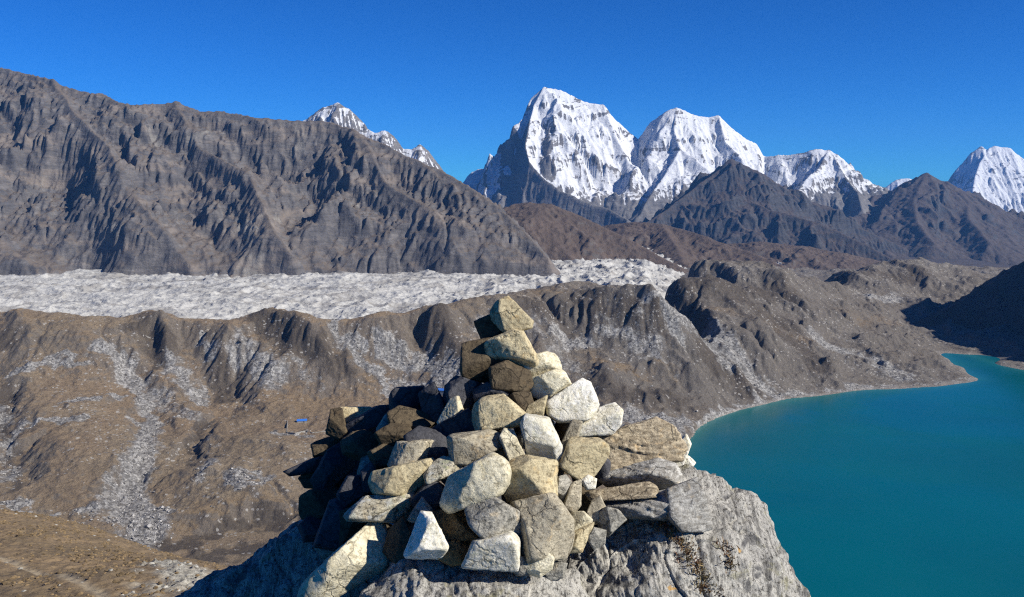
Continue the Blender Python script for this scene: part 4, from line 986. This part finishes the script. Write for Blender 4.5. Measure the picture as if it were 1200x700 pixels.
# ------------------------------------------------------------------ the cairn: every stone is a thing
ST = [
 # outline, material, extra depth, label, options
 ([(576, 367), (583, 355), (595, 350), (603, 354), (613, 366), (623, 378), (622, 383), (610, 387), (597, 389), (588, 386), (578, 375)], TAN, -0.02, 'tan wedge-shaped stone standing on the very top of the cairn', {}),
 ([(558, 378), (565, 373), (577, 370), (588, 378), (590, 387), (580, 393), (566, 397), (561, 390)], DBROWN, 0.04, 'small dark brown stone tucked under the left side of the topmost stone', {}),
 ([(540, 415), (543, 404), (552, 399), (565, 397), (576, 398), (584, 406), (586, 422), (583, 440), (572, 447), (548, 446), (541, 436)], DBROWN, 0.0, 'large round dark brown boulder on the left just below the cairn top', dict(p=30)),
 ([(570, 402), (584, 392), (600, 388), (612, 390), (620, 400), (628, 414), (631, 426), (620, 433), (605, 431), (588, 427), (573, 421)], TAN, -0.02, 'big tan brown stone directly under the topmost stone', dict(p=60)),
 ([(615, 430), (617, 421), (626, 416), (640, 414), (650, 417), (657, 429), (655, 436), (645, 440), (632, 442), (620, 439)], CREAM, -0.02, 'smooth cream stone on the right shoulder, resting on a square tan block', dict(p=30)),
 ([(621, 446), (637, 441), (655, 434), (660, 437), (667, 450), (656, 459), (643, 468), (624, 463)], CREAM, -0.04, 'square pale block with a sharp corner under the smooth cream stone', dict(p=60, chips=2)),
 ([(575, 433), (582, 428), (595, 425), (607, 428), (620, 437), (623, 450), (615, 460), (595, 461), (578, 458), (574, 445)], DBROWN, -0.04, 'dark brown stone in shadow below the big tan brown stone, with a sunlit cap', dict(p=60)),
 ([(640, 472), (650, 460), (668, 450), (681, 446), (690, 449), (694, 462), (699, 474), (693, 486), (687, 490), (672, 494), (655, 493), (642, 484)], WHITE, -0.04, 'largest white quartz stone, high on the right shoulder of the cairn', dict(p=60)),
 ([(677, 489), (690, 481), (702, 475), (720, 474), (728, 482), (726, 496), (717, 506), (700, 508), (688, 513), (677, 511)], WHITE, 0.02, 'smaller white stone just right of and below the largest white quartz stone', dict(p=60)),
 ([(553, 478), (562, 468), (578, 463), (590, 464), (602, 474), (617, 488), (615, 496), (598, 503), (575, 505), (558, 505), (552, 494)], TAN, -0.08, 'large sunlit tan stone with a domed top in the middle of the cairn', dict(p=30)),
 ([(612, 498), (617, 488), (627, 487), (642, 492), (651, 503), (658, 520), (660, 531), (652, 542), (636, 541), (620, 536), (612, 518)], WHITE, -0.10, 'bright white quartz stone right of the large domed tan stone', dict(p=60)),
 ([(616, 488), (621, 477), (630, 470), (638, 468), (637, 480), (633, 490), (622, 492)], TAN, 0.0, 'small three-sided tan stone above the bright white quartz stone', {}),
 ([(515, 495), (521, 483), (529, 470), (536, 467), (542, 484), (545, 493), (532, 500), (519, 502)], CREAM, -0.03, 'small pointed pale stone left of the large domed tan stone', {}),
 ([(510, 502), (525, 492), (548, 482), (558, 490), (560, 505), (546, 512), (520, 512)], SLATE, 0.0, 'dark slate stone under the small pointed pale stone', {}),
 ([(526, 512), (545, 507), (573, 506), (588, 513), (593, 521), (582, 530), (561, 537), (545, 544), (530, 543), (526, 530)], GTAN, -0.08, 'flat grey tan slab below the large domed tan stone', dict(p=60)),
 ([(588, 512), (592, 505), (600, 507), (605, 516), (606, 524), (612, 534), (610, 546), (601, 548), (592, 530)], CREAM, -0.10, 'narrow upright pale chip between the grey tan slab and the white quartz', {}),
 ([(575, 536), (586, 524), (598, 529), (602, 548), (590, 545), (578, 542)], RUST, -0.05, 'small rusty stone wedged under the narrow pale chip', {}),
 ([(457, 463), (463, 456), (480, 453), (495, 455), (499, 470), (498, 485), (480, 485), (459, 481)], SLATE, 0.05, 'large square dark slate block at the upper left of the cairn', dict(p=60)),
 ([(493, 462), (500, 455), (508, 452), (515, 460), (520, 477), (516, 493), (500, 494), (494, 480)], SLATE, 0.02, 'dark slate block beside the large square one, with a humped top', {}),
 ([(456, 484), (468, 478), (488, 482), (500, 486), (507, 495), (497, 503), (475, 501), (458, 496)], DBROWN, 0.0, 'brown stone under the two dark slate blocks at upper left', {}),
 ([(527, 449), (535, 443), (548, 446), (561, 451), (563, 463), (556, 476), (540, 479), (527, 471), (524, 458)], SLATE, 0.02, 'blue-grey slate stone below the round dark brown boulder', {}),
 ([(556, 458), (572, 451), (588, 457), (600, 466), (592, 474), (572, 474), (559, 470)], SLATE, 0.0, 'thin dark slab with a pale edge above the large domed tan stone', {}),
 ([(395, 484), (398, 479), (412, 477), (433, 480), (437, 485), (430, 494), (408, 499), (397, 496)], TAN, 0.15, 'flat sunlit tan stone at the top of the far left side', {}),
 ([(384, 495), (390, 482), (399, 480), (402, 492), (405, 506), (396, 513), (384, 508)], DBROWN, 0.0, 'small dark stone left of the flat sunlit tan stone', {}),
 ([(402, 502), (418, 489), (440, 479), (457, 478), (460, 490), (446, 501), (430, 508), (410, 512)], SLATE, 0.0, 'long dark slab sloping down left from the slate blocks', dict(p=60)),
 ([(367, 520), (385, 513), (397, 512), (402, 521), (396, 531), (369, 532)], DBROWN, 0.05, 'flat dark slab with a square end on the far left edge', dict(p=60)),
 ([(337, 551), (348, 544), (366, 539), (386, 533), (397, 540), (382, 549), (360, 554), (341, 554)], SLATE, 0.0, 'pointed dark slab sticking out furthest to the left', dict(p=30)),
 ([(366, 562), (372, 549), (386, 530), (402, 521), (414, 525), (413, 545), (397, 566), (382, 575), (371, 572)], SLATE, -0.05, 'large blue-black slate stone leaning above the pointed slab', {}),
 ([(353, 560), (362, 552), (372, 561), (371, 571), (358, 569)], DBROWN, 0.0, 'small dark stone beneath the pointed slab at the left edge', {}),
 ([(351, 596), (354, 582), (364, 576), (377, 578), (388, 588), (385, 603), (368, 609), (354, 605)], DBROWN, -0.02, 'rounded dark brown stone low on the left edge', dict(p=30)),
 ([(370, 637), (379, 612), (389, 589), (400, 587), (406, 593), (402, 615), (396, 643), (380, 642)], SLATE, -0.12, 'upright blue-grey slate slab standing low on the left', dict(p=60, chips=2)),
 ([(402, 517), (415, 508), (431, 507), (442, 516), (438, 531), (420, 537), (404, 530)], DBROWN, -0.05, 'brown stone right of the large blue-black slate stone', {}),
 ([(442, 508), (458, 499), (478, 501), (484, 514), (472, 526), (450, 524)], DBROWN, -0.05, 'dark stone under the brown stone at upper left', {}),
 ([(476, 512), (492, 502), (512, 504), (526, 512), (530, 526), (517, 538), (498, 536), (480, 524)], SLATE, -0.02, 'blue-black slate between the two flat tan slabs and the pointed pale stone', {}),
 ([(457, 543), (461, 528), (467, 520), (480, 517), (508, 518), (504, 531), (498, 540), (480, 545), (460, 548)], GTAN, -0.10, 'flat sunlit tan slab, upper of two left of centre', dict(p=60)),
 ([(433, 562), (438, 554), (455, 549), (485, 545), (507, 541), (510, 546), (505, 560), (490, 576), (480, 581), (455, 580), (438, 575)], TAN, -0.12, 'tan block under the flat sunlit slab, partly crossed by a shadow', dict(p=60)),
 ([(499, 555), (508, 543), (520, 538), (534, 540), (541, 549), (530, 557), (515, 564), (501, 566)], SPECK, -0.08, 'grey speckled lichened stone left of the big cream oval stone', {}),
 ([(426, 552), (434, 545), (440, 556), (438, 576), (428, 574)], SLATE, -0.06, 'thin upright slate left of the tan block', {}),
 ([(406, 602), (415, 592), (426, 584), (446, 581), (470, 580), (483, 582), (482, 593), (475, 601), (460, 610), (445, 612), (420, 609), (409, 606)], SPECK, -0.16, 'white and brown speckled flat stone low on the left', dict(p=60)),
 ([(352, 696), (354, 682), (370, 667), (390, 650), (420, 627), (440, 614), (452, 613), (457, 624), (458, 650), (452, 667), (415, 684), (392, 698), (370, 706)], CREAM, -0.30, 'long cream boulder at the bottom left foot of the cairn', dict(p=60, th=0.12)),
 ([(475, 650), (480, 630), (488, 611), (495, 603), (504, 604), (512, 617), (520, 628), (523, 641), (516, 652), (498, 654)], WHITE, -0.25, 'white cone-shaped stone standing low in front of the cairn', dict(p=60)),
 ([(481, 608), (488, 596), (495, 588), (503, 598), (507, 608), (496, 612)], GREY, -0.14, 'small dark peaked stone behind the tip of the white cone-shaped stone', {}),
 ([(516, 594), (518, 576), (527, 560), (540, 548), (560, 537), (578, 534), (592, 540), (598, 552), (595, 568), (587, 578), (572, 582), (555, 588), (537, 595), (522, 600)], CREAM, -0.20, 'big oval cream stone in the middle of the cairn front', dict(p=30)),
 ([(545, 597), (560, 591), (570, 580), (579, 582), (596, 593), (609, 603), (614, 615), (608, 624), (595, 628), (570, 631), (560, 621), (549, 612)], GREY, -0.22, 'striated grey stone below the big oval cream stone', dict(p=30)),
 ([(508, 600), (528, 595), (548, 602), (562, 618), (574, 629), (562, 636), (540, 639), (520, 636), (512, 620)], RUST, -0.08, 'rusty brown stone set back between the white cone and the grey stone', {}),
 ([(545, 662), (550, 649), (556, 637), (565, 632), (585, 629), (602, 626), (607, 635), (606, 650), (605, 667), (585, 669), (560, 668)], WHITE, -0.27, 'square white yellowish block at the front foot of the cairn', dict(p=60)),
 ([(513, 652), (520, 641), (535, 637), (547, 645), (547, 658), (530, 660)], RUST, -0.18, 'low rusty stone between the white cone and the square white block', {}),
 ([(592, 562), (594, 546), (600, 540), (612, 536), (635, 540), (651, 543), (652, 560), (651, 580), (635, 585), (600, 589), (593, 584)], TAN, -0.14, 'tan block with a flat top, right of the big oval cream stone', dict(p=60, chips=3)),
 ([(600, 592), (625, 585), (648, 581), (657, 590), (668, 610), (669, 636), (662, 651), (640, 657), (612, 659), (604, 640), (603, 620)], GTAN, -0.18, 'big upright grey tan slab right of the striated grey stone', dict(p=50, chips=4)),
 ([(618, 662), (625, 657), (640, 649), (646, 655), (644, 665), (632, 673), (621, 670)], CREAM, -0.26, 'small knobbly cream stone at the foot of the big upright slab', {}),
 ([(602, 663), (608, 655), (618, 657), (619, 671), (606, 671)], GREY, -0.25, 'little grey stone between the square white block and the knobbly cream stone', {}),
 ([(640, 669), (650, 661), (661, 663), (658, 674), (645, 677)], GREY, -0.20, 'little dark stone right of the knobbly cream stone', {}),
 ([(652, 571), (656, 562), (662, 560), (668, 568), (666, 578), (658, 584), (652, 581)], GREY, -0.08, 'small round grey stone at the right edge of the flat-topped tan block', {}),
 ([(661, 598), (664, 582), (671, 570), (678, 565), (681, 578), (678, 591), (668, 603)], GTAN, -0.10, 'leaf-shaped grey tan stone leaning right of the big upright slab', dict(p=60)),
 ([(657, 546), (661, 530), (670, 516), (686, 514), (701, 516), (710, 523), (711, 531), (703, 546), (691, 561), (680, 561), (665, 552)], TAN, -0.10, 'knobbly tan stone with a brown hollow face right of the bright white quartz', {}),
 ([(655, 532), (658, 514), (665, 504), (672, 495), (679, 496), (680, 510), (676, 526), (668, 542), (660, 544)], GTAN, -0.04, 'narrow grey tan stone behind the knobbly tan stone', {}),
 ([(684, 564), (690, 560), (696, 563), (695, 570), (688, 571)], WHITE, -0.08, 'tiny white stone below the knobbly tan stone', dict(level=4)),
 ([(698, 532), (702, 514), (720, 503), (752, 493), (768, 491), (787, 500), (794, 511), (801, 521), (798, 536), (780, 546), (760, 550), (735, 553), (715, 558), (702, 548)], TANBAND, -0.02, 'big brown layered slab, uppermost of the slabs at the right end', dict(th=0.12, bev=(4, 14), fn=(0, 0.5), p=60, strat=(0.1, 1.0, 0.1), amp=0.02)),
 ([(699, 561), (720, 553), (745, 543), (770, 539), (790, 544), (798, 556), (796, 568), (786, 573), (770, 569), (740, 569), (710, 570)], BAND, -0.08, 'light grey banded slab under the big layered slab', dict(th=0.13, p=50, strat=(0.1, 1.0, 0.1), amp=0.02)),
 ([(687, 581), (710, 577), (735, 571), (760, 566), (770, 571), (769, 579), (745, 583), (720, 587), (692, 587)], TANBAND, -0.08, 'thin tan slab between two grey slabs on the right', dict(th=0.12, p=16)),
 ([(703, 592), (730, 582), (770, 577), (786, 574), (789, 590), (785, 606), (757, 610), (730, 610), (709, 604)], BAND, -0.10, 'broad grey slab lowest of the layered slabs on the right', dict(th=0.13, p=50, strat=(0.15, 1.0, 0.1))),
 ([(691, 600), (696, 589), (702, 585), (708, 597), (706, 609), (695, 612)], GTAN, -0.12, 'small pointed grey stone at the left end of the broad grey slab', {}),
 ([(702, 606), (711, 598), (723, 600), (730, 608), (721, 619), (712, 625), (704, 616)], GREY, -0.18, 'small grey faceted stone on the outcrop below the broad grey slab', {}),
 ([(667, 611), (672, 604), (683, 603), (691, 610), (688, 619), (678, 624), (669, 622)], CREAM, -0.14, 'small cream stone right of the big upright slab', {}),
 ([(667, 636), (674, 626), (691, 618), (688, 633), (680, 644), (668, 645)], TAN, -0.18, 'small tan sliver below the small cream stone', {}),
 ([(691, 631), (697, 622), (707, 624), (706, 635), (697, 640)], GREY, -0.20, 'pebble-sized grey stone lying on the outcrop right of the tan sliver', dict(level=4)),
 ([(783, 577), (800, 568), (817, 562), (822, 575), (829, 595), (834, 618), (816, 622), (800, 621), (785, 607)], BAND, -0.20, 'smooth grey wedge slab leaning on the outcrop right of the cairn', dict(p=60, chips=1, th=0.06, amp=0.012, absY=3.98, fn=(0.25, 0.35), bev=(4, 12))),
 ([(789, 531), (796, 517), (803, 512), (807, 520), (802, 535), (798, 549), (790, 546)], WHITE, -0.02, 'small white stone upright at the right end of the layered slab', {}),
 ([(795, 542), (806, 537), (812, 542), (807, 549), (798, 548)], WHITE, -0.06, 'tiny white chip on the outcrop right of the small upright white stone', dict(level=4)),
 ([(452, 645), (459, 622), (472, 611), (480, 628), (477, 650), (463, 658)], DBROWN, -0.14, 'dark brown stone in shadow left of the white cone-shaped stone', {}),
 ([(398, 578), (409, 560), (430, 560), (436, 578), (416, 592), (400, 594)], SLATE, -0.04, 'black-looking stone above the left end of the speckled flat stone', {}),
 ([(400, 602), (413, 597), (427, 610), (421, 627), (399, 640)], DBROWN, -0.08, 'dark stone right of the upright slate slab', {}),
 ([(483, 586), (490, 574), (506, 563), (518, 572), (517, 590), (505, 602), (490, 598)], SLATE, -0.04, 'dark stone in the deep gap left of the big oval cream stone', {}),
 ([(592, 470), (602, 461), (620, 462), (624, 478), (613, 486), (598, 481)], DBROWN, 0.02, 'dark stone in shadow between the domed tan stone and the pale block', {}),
 ([(434, 531), (450, 523), (463, 526), (460, 543), (440, 547)], DBROWN, -0.02, 'small dark stone left of the upper flat tan slab', {}),
 ([(352, 616), (362, 608), (380, 612), (376, 632), (358, 632)], SLATE, 0.0, 'dark stone at the base of the left edge of the cairn', {}),
]
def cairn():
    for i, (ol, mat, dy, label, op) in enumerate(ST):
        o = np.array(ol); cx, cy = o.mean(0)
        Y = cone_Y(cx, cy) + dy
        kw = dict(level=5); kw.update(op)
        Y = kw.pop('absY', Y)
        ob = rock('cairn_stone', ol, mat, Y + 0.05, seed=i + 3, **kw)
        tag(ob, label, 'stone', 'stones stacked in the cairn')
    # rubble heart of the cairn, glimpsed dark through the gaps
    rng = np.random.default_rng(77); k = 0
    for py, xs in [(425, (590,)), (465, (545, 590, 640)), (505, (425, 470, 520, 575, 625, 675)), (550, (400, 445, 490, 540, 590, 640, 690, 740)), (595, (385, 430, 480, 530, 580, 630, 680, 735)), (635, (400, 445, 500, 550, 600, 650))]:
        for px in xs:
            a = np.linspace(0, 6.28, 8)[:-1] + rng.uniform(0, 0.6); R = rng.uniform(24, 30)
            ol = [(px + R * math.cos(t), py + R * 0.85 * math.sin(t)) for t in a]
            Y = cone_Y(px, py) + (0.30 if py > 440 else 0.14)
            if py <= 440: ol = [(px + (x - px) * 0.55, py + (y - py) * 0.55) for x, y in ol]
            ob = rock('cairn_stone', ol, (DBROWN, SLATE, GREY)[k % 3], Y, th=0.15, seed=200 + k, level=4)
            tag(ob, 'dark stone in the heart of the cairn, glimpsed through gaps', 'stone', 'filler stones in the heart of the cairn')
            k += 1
cairn()

# ------------------------------------------------------------------ dry grass rooted in the cracks of the outcrop
def tufts():
    rng = np.random.default_rng(9)
    bpy.context.view_layer.update()
    trees = []
    for c in (cragA, cragB):
        me = c.data; V = np.empty(len(me.vertices) * 3, np.float32); me.vertices.foreach_get('co', V); V = V.reshape(-1, 3).astype(float) + np.array(c.location)
        Fc = [tuple(p.vertices) for p in me.polygons]
        trees.append(BVHTree.FromPolygons(V.tolist(), Fc))
    eye = Vector((0, 0, HC)); VV = []; FF = []
    def put(px, py, n, sp_, h):
        d = Vector(P(px, py, 5.0)) - eye; d.normalize()
        best = None
        for t in trees:
            r = t.ray_cast(eye, d)
            if r[0] is not None and (best is None or r[3] < best[3]): best = r
        if best is None: return
        c, nrm = best[0], best[1]
        for _ in range(n):
            b = c + Vector(rng.normal(0, sp_, 3).tolist()); b -= nrm * ((b - c).dot(nrm) + 0.004)
            g = (nrm * 0.6 + Vector((0, 0, 1)) + Vector(rng.normal(0, 0.6, 3).tolist())).normalized() * h * rng.uniform(0.5, 1.2)
            s = g.cross(Vector(rng.normal(0, 1, 3).tolist())).normalized() * 0.0028
            k = len(VV); m = b + g * 0.55; e = b + g + Vector((0, 0, -0.25 * h * rng.uniform(0, 1)))
            VV.extend([b - s, b + s, m + s * 0.7, m - s * 0.7, e]); FF.append((k, k + 1, k + 2, k + 3)); FF.append((k + 3, k + 2, k + 4, k + 4))
    for a, b in [((775, 616), (790, 630)), ((790, 628), (805, 650)), ((803, 646), (815, 668)), ((812, 662), (826, 690)), ((822, 680), (835, 700)), ((770, 600), (785, 612)), ((850, 640), (858, 668)), ((735, 592), (772, 606))]:
        for t in np.linspace(0, 1, 9):
            put(a[0] + (b[0] - a[0]) * t + rng.normal(0, 4), a[1] + (b[1] - a[1]) * t + rng.normal(0, 3), 16, 0.018, 0.034)
    V = np.array([v[:] for v in VV])
    t = NT('dry_red_grass'); n = t.noise(t.coord('Position'), 14, 3, 0.5)
    m = t.done(t.ramp(n, [(0.35, (0.16, 0.06, 0.035)), (0.5, (0.22, 0.14, 0.06)), (0.65, (0.30, 0.24, 0.12))]))
    F2 = np.array([f for f in FF if len(set(f)) == 4]); F3 = np.array([f[:3] for f in FF if len(set(f)) == 3])
    me = bpy.data.meshes.new('dry_grass'); me.from_pydata(V.tolist(), [], [tuple(map(int, f)) for f in F2] + [tuple(map(int, f)) for f in F3]); me.materials.append(m)
    o = link(bpy.data.objects.new('dry_grass', me)); o['kind'] = 'stuff'
tufts()

# ------------------------------------------------------------------ herders' huts in the valley
def box_mesh(c, s):
    x, y, z = c; a, b, h = s[0] / 2, s[1] / 2, s[2]
    V = [(x - a, y - b, z), (x + a, y - b, z), (x + a, y + b, z), (x - a, y + b, z), (x - a, y - b, z + h), (x + a, y - b, z + h), (x + a, y + b, z + h), (x - a, y + b, z + h)]
    Fc = [(0, 3, 2, 1), (4, 5, 6, 7), (0, 1, 5, 4), (1, 2, 6, 5), (2, 3, 7, 6), (3, 0, 4, 7)]
    return V, Fc
M_HW = flat_mat('drystone_wall', (0.40, 0.39, 0.36), 0.9, 1.5, 0.6); M_BLUE = flat_mat('blue_sheet_roof', (0.03, 0.13, 0.45), 0.6)
M_DK = flat_mat('dark_door', (0.03, 0.025, 0.02), 0.8)
def hut(px, py, L, W, h, label, rz):
    c = hit(px, py)
    root = link(bpy.data.objects.new('stone_hut', None)); root.location = (c[0], c[1], c[2] - 0.6); root.rotation_euler.z = rz
    root.empty_display_size = 3
    tag(root, label, 'hut')
    V, Fc = box_mesh((0, 0, -1), (L, W, h + 1)); mesh_obj('wall', V, Fc, M_HW, smooth=False, parent=root)
    e = 0.6; r = 2.6
    V = [(-L / 2 - e, -W / 2 - e, h + 0.02), (L / 2 + e, -W / 2 - e, h + 0.02), (L / 2 + e, 0, h + r), (-L / 2 - e, 0, h + r), (-L / 2 - e, W / 2 + e, h + 0.02), (L / 2 + e, W / 2 + e, h + 0.02)]
    Fc = [(0, 1, 2, 3), (3, 2, 5, 4), (0, 3, 4, 4), (1, 5, 2, 2), (0, 4, 5, 1)]
    me = bpy.data.meshes.new('roof'); me.from_pydata(V, [], [tuple(dict.fromkeys(f)) for f in Fc]); me.materials.append(M_BLUE)
    o = link(bpy.data.objects.new('roof', me)); o.parent = root
    V, Fc = box_mesh((L * 0.2, -W / 2 - 0.06, 0.5), (1.4, 0.1, 2.1)); mesh_obj('door', V, Fc, M_DK, smooth=False, parent=root)
hut(354, 495, 16, 9, 3.2, 'blue-roofed stone hut in a walled yard among boulders, left of the cairn', 0.2)
hut(519, 463, 18, 12, 9.0, 'blue-roofed hut glimpsed just over the dark slate blocks of the cairn', -0.3)
def yard():
    pts = [hit(a, b) for a, b in [(337, 494), (336, 508), (346, 509), (358, 506), (366, 508), (382, 507), (388, 496)]]
    rng = np.random.default_rng(3); V = []; Fc = []
    c0 = np.mean(pts, axis=0)
    for a, b in zip(pts[:-1], pts[1:]):
        e = (b - a)[:2]; L = np.linalg.norm(e); n = max(2, int(L / 1.5)); e = e / L; m = np.array([-e[1], e[0]])
        ring = []
        for i in range(n + 1):
            p = a + (b - a) * i / n; h = rng.uniform(1.3, 2.0)
            for sx, zz in ((-0.6, -1.5), (-0.45, h), (0.45, h), (0.6, -1.5)):
                V.append((p[0] + m[0] * sx, p[1] + m[1] * sx, p[2] + zz))
        k = len(V) - 4 * (n + 1)
        for i in range(n):
            for j in range(4):
                A = k + i * 4 + j; B = k + i * 4 + (j + 1) % 4; Fc.append((A, B, B + 4, A + 4))
        Fc.append((k + 3, k + 2, k + 1, k)); q = k + 4 * n; Fc.append((q, q + 1, q + 2, q + 3))
    o = mesh_obj('yard_wall', V, Fc, M_HW, smooth=False, origin=(c0[0], c0[1], c0[2]))
    tag(o, 'pale drystone wall around the yard of the hut in the valley on the left', 'stone wall')
yard()

# ------------------------------------------------------------------ air
def haze():
    x0, x1, y0, y1, z0, z1 = -34000, 34000, -3000, 29000, -1400, 2100
    V = [(x, y, z) for x in (x0, x1) for y in (y0, y1) for z in (z0, z1)]
    Fc = [(0, 1, 3, 2), (4, 6, 7, 5), (0, 4, 5, 1), (2, 3, 7, 6), (0, 2, 6, 4), (1, 5, 7, 3)]
    m = bpy.data.materials.new('haze_air'); m.use_nodes = True; t = m.node_tree; t.nodes.clear()
    o = t.nodes.new('ShaderNodeOutputMaterial'); v = t.nodes.new('ShaderNodeVolumePrincipled')
    v.inputs['Color'].default_value = (0.14, 0.42, 1.0, 1); v.inputs['Density'].default_value = HAZE; v.inputs['Anisotropy'].default_value = 0.0
    t.links.new(v.outputs[0], o.inputs['Volume'])
    ob = mesh_obj('haze', V, Fc, m, smooth=False); ob['kind'] = 'stuff'
HAZE = 1.5e-5
haze()
